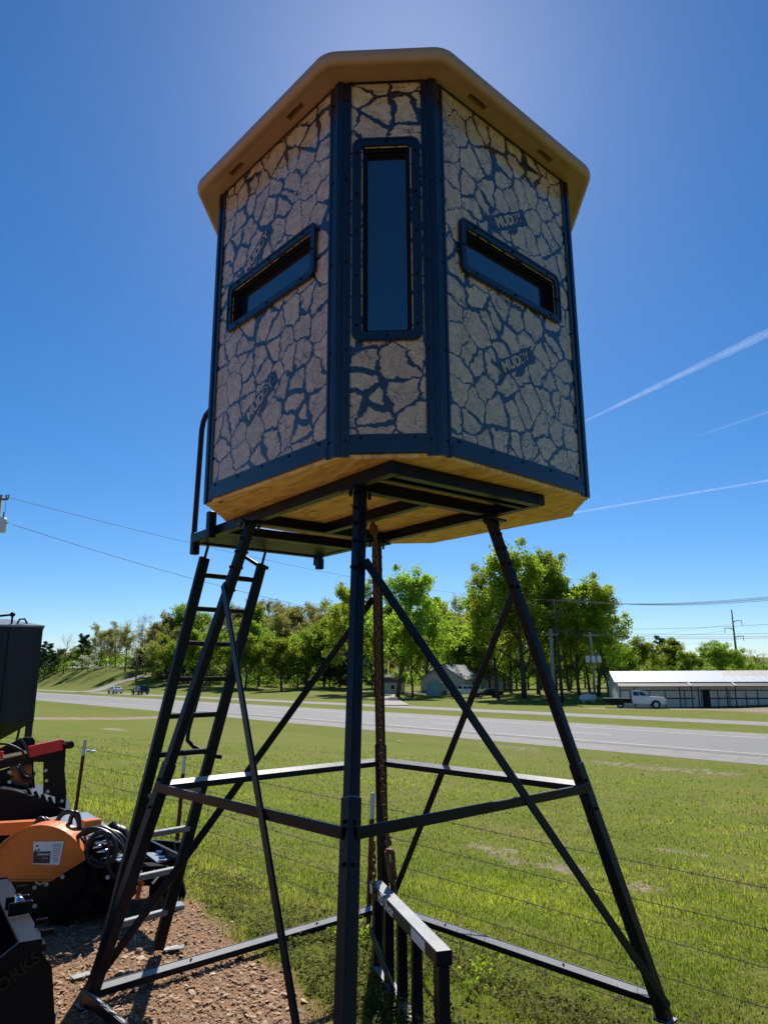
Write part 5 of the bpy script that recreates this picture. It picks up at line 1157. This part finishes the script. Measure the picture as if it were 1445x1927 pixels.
# ------------------------------------------------------------------ utility poles and lines
def pole(name, label, base, H, r0, r1, mat, arms=(), tilt=(0, 0), group=None, az=0.0):
    root = thing(name, label, 'pole', base, az, group); top = Vector((tilt[0] * H, tilt[1] * H, H))
    m = MB(); m.tube([(0, 0, -.3), (top.x / 2, top.y / 2, H / 2), tuple(top)], [r0, (r0 + r1) / 2, r1], 10); m.build('shaft', M[mat], root, smooth=True)
    for z, w_, in arms:
        c = top * (z / H); m = MB(); m.beam(c + Vector((-w_ / 2, -r0, 0)), c + Vector((w_ / 2, -r0, 0)), .10, .12); ar = m.build('crossarm', M[mat], root)
        for q in (-.46, -.2, .2, .46): m = MB(); m.cyl(c + Vector((q * w_, -r0, .06)), c + Vector((q * w_, -r0, .26)), .05, 8, .03); m.build('insulator', M['insul'], ar)
    return root, top
def can(root, c, r=.28, h=.85):
    m = MB(); c = Vector(c); m.tube([c, c + Vector((0, 0, .05)), c + Vector((0, 0, h)), c + Vector((0, 0, h + .08))], [r * .9, r, r, r * .75], 14); o = m.build('transformer', M['transformer'], root, smooth=False)
    m = MB(); m.cyl(c + Vector((.05, -.05, h + .05)), c + Vector((.08, -.08, h + .4)), .05, 8); m.build('bushing', M['insul'], o)
    m = MB(); m.box(c + Vector((r + .05, 0, h * .7)), (.12, .08, .08)); m.build('mounting_lug', M['transformer'], o)
pA = at(3, 936, 40); bA = Vector((pA.x - .05, pA.y, tz(pA.x, pA.y)))
rA, tA = pole('utility_pole', 'wooden utility pole top with grey transformer at the edge of the lot', bA, pA.z - bA.z + .12, .17, .12, 'wood_pole')
can(rA, (.42, -.25, at(12, 1003, 40).z - bA.z), .24, .75)
m = MB(); hA = pA.z - bA.z; m.beam((-.2, -.15, hA - .15), (.55, -.15, hA - .15), .08, .1); ar = m.build('crossarm', M['wood_pole'], rA)
for x in (.15, .42, .55): m = MB(); m.cyl((x, -.15, hA - .1), (x, -.15, hA + .12), .05, 8); m.build('insulator', M['insul'], ar)
m = MB(); m.tube([(.42, -.2, hA - .2), (.55, -.3, hA - .7), (.5, -.25, hA - 1.0)], .012, 5); m.tube([(.35, -.3, hA - 1.95), (.2, -.3, hA - 2.4), (-.2, -.2, hA - 2.9)], .02, 5); m.build('jumper_wire', M['cable'], rA)
bB = gb(1056, 97); topB = at(1046, 1128, 97); rB, tB = pole('utility_pole', 'dark tall utility pole in front of the green tree cluster', bB, topB.z - bB.z, .22, .15, 'bark', ((topB.z - bB.z - .25, 4.6), (topB.z - bB.z - 1.9, 3.0)), (-.02, 0))
bC = gb(1041, 95); topC = at(1037, 1183, 95); rC, tC = pole('utility_pole', 'shorter pale grey utility pole beside the dark tall pole', bC, topC.z - bC.z, .26, .2, 'polegrey', ((topC.z - bC.z - .8, 1.6),))
bD = gb(1117, 99); topD = at(1114, 1190, 99); rD, tD = pole('utility_pole', 'grey utility pole carrying three transformers beside the tall trees', bD, topD.z - bD.z, .17, .12, 'polegrey', ((topD.z - bD.z - .4, 2.0),))
zc = at(1117, 1247, 99).z - bD.z
for q in (-.75, 0.0, .75): can(rD, (q, -.35, zc), .27, .85)
hE = hit(274, 1272); tE_ = at(279, 1203, hE.y); rE, tE = pole('utility_pole', 'brown utility pole with crossarm at the top of the driveway', hE, tE_.z - hE.z, .18, .12, 'wood_pole', ((tE_.z - hE.z - .3, 3.6),), (.04, 0))
hF = hit(154, 1256); tF_ = at(157, 1216, hF.y); rF, tF = pole('utility_pole', 'thin utility pole standing on the open grassy hill', hF, max(6, tF_.z - hF.z), .16, .10, 'wood_pole')
hG = gb(449, 150); tG_ = at(449, 1205, 150); pole('utility_pole', 'pale utility pole half hidden by the green bushes behind the ladder', hG, tG_.z - hG.z, .2, .14, 'polegrey')
bT = gb(1391, 300); topT = at(1386, 1147, 300); rT, tT = pole('transmission_pole', 'distant steel transmission pole with three davit arms above the trees', bT, topT.z - bT.z, .5, .22, 'wood_pole')
hT = topT.z - bT.z
for z, sgn in ((at(1390, 1168, 300).z, 1), (at(1378, 1182, 300).z, -1), (at(1392, 1197, 300).z, 1)):
    z -= bT.z; m = MB(); m.tube([(0, 0, z - .6), (sgn * 1.6, 0, z), (sgn * 3.8, 0, z)], [.2, .16, .1], 6); a2 = m.build('davit_arm', M['wood_pole'], rT); m = MB(); m.cyl((sgn * 3.7, 0, z), (sgn * 3.7, 0, z - 2.0), .12, 6); m.build('insulator', M['insul'], a2)
WG = 'overhead power lines'
def line(label, a_, b_, sag, r=.018, group=None):
    a_, b_ = Vector(a_), Vector(b_); m = MB(); P = []
    for k in range(25): q = k / 24; p = a_.lerp(b_, q); p.z -= sag * 4 * q * (1 - q); P.append(p)
    m.tube(P, r, 4); o = m.build('power_line', M['cable'], None); return tag(o, label, 'power line', group)
line('upper thin power line running from the transformer pole past the blind', at(20, 937, 40), topB + Vector((-2, -.2, 0)), 1.3, .012)
line('lower thin power line running from the transformer pole under the platform', at(24, 987, 40), topC + Vector((-.5, -.2, -.2)), 2.2, .014)
LG = 'power lines leaving the dark tall pole'
for k, (x0, y1) in enumerate(((-2.1, 1117), (-.9, 1119.5), (.9, 1121), (2.1, 1124))): line('power line strung from the crossarm of the dark tall pole over the metal building', topB + Vector((x0, -.3, .0)), at(1500, y1, 70), .8, .020, LG)
for k, (x0, y1) in enumerate(((-2.1, 1186), (2.1, 1190))): line('power line strung from the crossarm of the dark tall pole towards the woods', topB + Vector((x0, .1, .0)), gb(420, 165) + Vector((0, 0, at(420, y1, 165).z - gb(420, 165).z)), 1.5, .016, 'power lines towards the woods')
for k, y1 in enumerate((1171.5, 1190, 1196, 1199)): line('power line strung from the pale grey pole over the metal building roof', topC + Vector((-.6 + .4 * k, -.2, -.25 * k)), at(1500, y1, 80), .35, .016, 'power lines leaving the pale grey pole')
for k, (x0, z0) in enumerate(((3.7, 21.2), (-3.7, 18.0), (3.7, 15.0))): line('far transmission line hanging from the davit arms', bT + Vector((x0, 0, hT - 29 + z0 + 2.5 - k * .3)), bT + Vector((-160 - 20 * k, 190, 18)), 7, .03, 'far transmission lines')
# contrails high in the sky
def trail_mat():
    t = NT('ice_contrail'); c = t.coord(); a_ = t.n('ShaderNodeAttribute', attribute_name='rnd').outputs['Fac']
    n_ = t.ramp(t.noise(.009, c, 8, .72), [(.32, (.12, .12, .12)), (.72, (1, 1, 1))]); f = t.math('MULTIPLY', a_, t.math('MULTIPLY', n_, .85), True)
    tr = t.n('ShaderNodeBsdfTranslucent'); tr.inputs[0].default_value = (.9, .92, .95, 1); tp = t.n('ShaderNodeBsdfTransparent'); ms = t.n('ShaderNodeMixShader'); t.set(ms.inputs[0], f); t.set(ms.inputs[1], tp); t.set(ms.inputs[2], tr)
    t.t.links.new(ms.outputs[0], t.out.inputs[0]); return t.m
M['trail'] = trail_mat()
def contrail(label, pa, pb_, w0, w1, dens):
    a_, b_ = Vector(pa), Vector(pb_); ax_ = (b_ - a_).normalized(); s1 = ax_.cross(Vector((0, 0, 1))).normalized(); n_ = 80; V = []; F = []; R = []
    up_ = s1.cross(ax_)
    for i in range(n_ + 1):
        q = i / n_; w_ = (w0 + (w1 - w0) * q) * (1 + .25 * mnoise.noise((q * 14, 3, 0))); c = a_.lerp(b_, q)
        for j in range(16):
            an = 2 * math.pi * j / 16; V.append(c + s1 * math.cos(an) * w_ + up_ * math.sin(an) * w_ * .35); R.append(dens * max(0, math.sin(min(1, abs(math.sin(an)) * 1.2) * math.pi / 2)) ** 2 * min(1, 6 * q + .1))
    for i in range(n_):
        for j in range(16): F.append((i * 16 + j, i * 16 + (j + 1) % 16, (i + 1) * 16 + (j + 1) % 16, (i + 1) * 16 + j))
    o = npmesh('contrail', [tuple(v) for v in V], F, M['trail'], {'rnd': R}); tag(o, label, 'contrail'); return o
contrail('broad fading white contrail slanting up beside the blind', at(1085, 800, 5000), at(1560, 570, 4600), 22, 95, .13)
contrail('thin white contrail emerging from behind the blind floor', at(700, 1028, 6200), at(1560, 885, 5600), 16, 26, .16)
contrail('faint wisp of contrail beneath the broad one', at(1300, 825, 5200), at(1560, 735, 5000), 15, 45, .05)

# ------------------------------------------------------------------ grass, weeds, mulch, litter
rng = np.random.default_rng(11)
def scatter(n_, d0, d1, az0, az1, p=1.0):
    u = rng.random(n_); d = 1 / (1 / d0 + u * (1 / d1 - 1 / d0)); az = np.radians(rng.uniform(az0, az1, n_)); return d * np.sin(az), d * np.cos(az), d
def fbm(x, y, s):
    o = np.zeros_like(x)
    for k in range(4): f = s * 2 ** k; o += (np.sin(x * f * 1.31 + 1.7 * k + 1.3 * np.sin(y * f * .83 + k)) * np.cos(y * f * 1.17 - .9 * k + 1.1 * np.sin(x * f * .71))) * .5 ** k
    return o
def blades(x, y, d, h, wd, lean, rr):
    n_ = len(x); z = terr(x, y); az = rng.uniform(0, 2 * np.pi, n_); la = rng.uniform(0, 2 * np.pi, n_); ln = rng.random(n_) * lean
    b = np.stack([np.cos(az), np.sin(az), np.zeros(n_)], 1) * (wd / 2)[:, None]; p = np.stack([x, y, z - .005], 1)
    mid = p + np.stack([np.cos(la) * ln * h * .35, np.sin(la) * ln * h * .35, h * .6], 1); tip = p + np.stack([np.cos(la) * ln * h, np.sin(la) * ln * h, h * (1 - .35 * ln)], 1)
    V = np.stack([p - b, p + b, mid + b * .7, mid - b * .7, tip], 1).reshape(-1, 3); i = np.arange(n_)[:, None] * 5
    F = np.concatenate([i + np.array([[0, 1, 2]]), i + np.array([[0, 2, 3]]), i + np.array([[3, 2, 4]])]); return V, F, np.repeat(rr, 5)
x, y, d = scatter(330000, 2.4, 34, -42, 42); s_, t_ = st(x, y); dm = dirtmask(x, y) + .28 * fbm(x, y, 2.2); gm = seg_mask(x, y, GRAVEL) + .5 * seg_mask(x, y, SOIL) * (fbm(x, y, 3.1) > .1)
pat = fbm(x, y, .55); bare = fbm(x + 31, y - 7, 1.6)
keep = (dm < .5 - .35 * rng.random(len(x)) + .12) & (s_ < 28.6) & (gm < .45) & (bare < 1.15 + .35 * rng.random(len(x)))
x, y, d, pat, s_, bare = x[keep], y[keep], d[keep], pat[keep], s_[keep], bare[keep]
h = (.024 + .034 * rng.random(len(x))) * (1 + .4 * pat) * (1 + .3 * np.clip(d / 15, 0, 1)); pat2 = fbm(x + 5, y - 3, 4.2); h *= np.where(s_ < 3.0, .75, 1.0) * (1 + .42 * pat2).clip(.4, 1.9)
wd = np.maximum(.0035, .0011 * d) * rng.uniform(.7, 1.3, len(x)); rr = np.clip(.5 + .13 * pat2 + .30 * pat - .14 * bare - .12 * sm(9, 22, s_) + rng.normal(0, .17, len(x)), 0, 1)
dry = (rng.random(len(x)) < np.clip(.14 + .18 * fbm(x - 9, y + 4, .8) + .25 * (s_ < 3.6) + .14 * sm(8, 20, s_), .04, .5))
V, F, R = blades(x[~dry], y[~dry], d[~dry], h[~dry], wd[~dry], .9, rr[~dry]); o = npmesh('grass', V, F, M['grass'], {'rnd': R}); tag(o, 'mown green grass covering the slope down to the highway', 'grass', kind='stuff')
V, F, R = blades(x[dry], y[dry], d[dry], h[dry] * .9, wd[dry], 1.1, rr[dry]); o = npmesh('dry_grass', V, F, M['dry'], {'rnd': R}); tag(o, 'straw coloured dead grass mixed into the green', 'grass', kind='stuff')
# broad-leaved weeds along the fence line and under the stand
x, y, d = scatter(60000, 2.3, 9.5, -30, 40); s_, t_ = st(x, y); dm = dirtmask(x, y)
w_ = np.exp(-((s_ - 3.1) / .9) ** 2) * .9 + .35 * (s_ < 3.2); keep = (rng.random(len(x)) < w_ * np.clip(.62 + .55 * fbm(x, y, 1.9), 0, 1)) & (dm < .42 + .1 * fbm(x, y, 3)); x, y, d = x[keep], y[keep], d[keep]
n_ = len(x); k_ = 5; z = terr(x, y); hh = rng.uniform(.015, .10, n_) * (1 + .5 * fbm(x, y, 2.7)).clip(.4, 1.7)
c = np.repeat(np.stack([x, y, z + hh * .6], 1), k_, 0) + rng.normal(0, 1, (n_ * k_, 3)) * np.array([.022, .022, .014]); nn_ = len(c)
a_ = rng.normal(size=(nn_, 3)); a_[:, 2] *= .5; a_ /= np.linalg.norm(a_, axis=1)[:, None]; b_ = np.cross(a_, rng.normal(size=(nn_, 3)) * .4 + np.array([0, 0, 1])); b_ /= np.linalg.norm(b_, axis=1)[:, None]
sz = rng.uniform(.007, .017, nn_)[:, None]; V = np.stack([c - a_ * sz, c + b_ * sz * .55, c + a_ * sz, c - b_ * sz * .55], 1).reshape(-1, 3)
o = npmesh('weeds', V, np.arange(4 * nn_).reshape(-1, 4), M['weed'], {'rnd': np.repeat(rng.random(nn_), 4)}); tag(o, 'low yellow-green weeds along the fence and under the stand', 'weeds', kind='stuff')
# tall weeds under the right base rail
C = []; 
for px, py in ((905, 1850), (918, 1838), (860, 1800), (655, 1790), (640, 1800), (880, 1880), (668, 1770), (690, 1800), (930, 1870)):
    b = hit(px, py)
    for k in range(9): C.append((b.x + rng.normal(0, .03), b.y + rng.normal(0, .03), b.z + .018 * k))
V, F, R = leaf_cloud(C, [.035] * len(C), [9] * len(C), .022, rng, .6); o = npmesh('tall_weeds', V, F, M['leaf_bush'], {'rnd': R}); tag(o, 'taller leafy green weeds under the base rails', 'weeds', kind='stuff')
# wood chips and pebbles
x, y, d = scatter(150000, 2.3, 11, -44, 12); dm = dirtmask(x, y) + .2 * fbm(x, y, 2.2); keep = dm > .45 + .2 * rng.random(len(x)); x, y, d = x[keep], y[keep], d[keep]; n_ = len(x); z = terr(x, y)
az = rng.uniform(0, 6.28, n_); l_ = rng.gamma(2.0, .0033, n_).clip(.003, .03); wv = l_ * rng.uniform(.25, .8, n_); tl = rng.normal(0, .35, (n_, 2))
ex_ = np.stack([np.cos(az), np.sin(az), tl[:, 0]], 1) * l_[:, None]; ey_ = np.stack([-np.sin(az), np.cos(az), tl[:, 1]], 1) * wv[:, None]; p = np.stack([x, y, z + .003 + l_ * .25], 1); up_ = np.stack([tl[:, 0] * .2, tl[:, 1] * .2, np.ones(n_)], 1) * (wv * .45)[:, None]
V = np.stack([p - ex_ - ey_ * .6, p + ex_ * .7 - ey_, p + ex_ + ey_ * .5, p - ex_ * .6 + ey_, p + up_], 1).reshape(-1, 3); i = np.arange(n_)[:, None] * 5
F = np.concatenate([i + np.array([q]) for q in ([0, 1, 4], [1, 2, 4], [2, 3, 4], [3, 0, 4])]); o = npmesh('wood_chips', V, F, M['chip'], {'rnd': np.repeat(rng.beta(2, 2, n_), 5)}); tag(o, 'tan wood chips and gravel strewn over the bare dirt', 'wood chips', kind='stuff')
def rock(px, py, r, label):
    r *= .55
    b = hit(px, py); m = MB(); m.sphere((0, 0, 0), r, 9, 6, (1.2, .9, .6)); rr_ = random.Random(px)
    m.v = [tuple(Vector(v) * (1 + .25 * mnoise.noise(Vector(v) / r * 1.3 + Vector((px, py, 0))))) for v in m.v]
    o = m.build('rock', M['rock'], None); o.location = (b.x, b.y, b.z + r * .35); o.rotation_euler = (0, 0, rr_.uniform(0, 6)); return tag(o, label, 'rock', 'rocks on the dirt')
for px, py, r in ((315, 1802, .03), (262, 1795, .045), (275, 1788, .035), (205, 1850, .03), (225, 1838, .045), (210, 1862, .03), (240, 1832, .03), (455, 1800, .025), (350, 1760, .035), (380, 1835, .02), (300, 1860, .025), (500, 1870, .03), (545, 1850, .025), (420, 1880, .025), (330, 1725, .03), (120, 1800, .03), (160, 1770, .03)): rock(px, py, r, 'small angular rock lying on the wood chip dirt')
def scrap(px, py, s_, label, nm, mat, cat):
    b = hit(px, py); m = MB(); m.sphere((0, 0, 0), s_, 10, 7, (1.3, .9, .45)); m.v = [tuple(Vector(v) * (1 + .6 * mnoise.noise(Vector(v) / s_ * 1.8 + Vector((px, 0, 0))))) for v in m.v]; o = m.build(nm, M[mat], None); o.location = (b.x, b.y, b.z + s_ * .5 + .03); return tag(o, label, cat)
scrap(980, 1481, .075, 'crumpled white plastic bag on the grass beyond the right tower leg', 'plastic_bag', 'paper', 'bag')
scrap(172, 1419, .11, 'flat scrap of white paper on the grass beside the fence', 'paper_scrap', 'paper', 'paper')
scrap(752, 1397, .07, 'small white wrapper on the grass just below the road', 'wrapper', 'paper', 'wrapper')
sc_ = hit(330, 1793); m = MB(); m.prism([(-.07, -.03), (.06, -.045), (.05, .03)], (0, 0, .012), (1, 0, .15), (0, 1, 0), .006); o = m.build('steel_offcut', M['rung'], None); o.location = (sc_.x, sc_.y, sc_.z + .01); tag(o, 'thin grey steel offcut on the dirt beside the ladder foot', 'scrap')
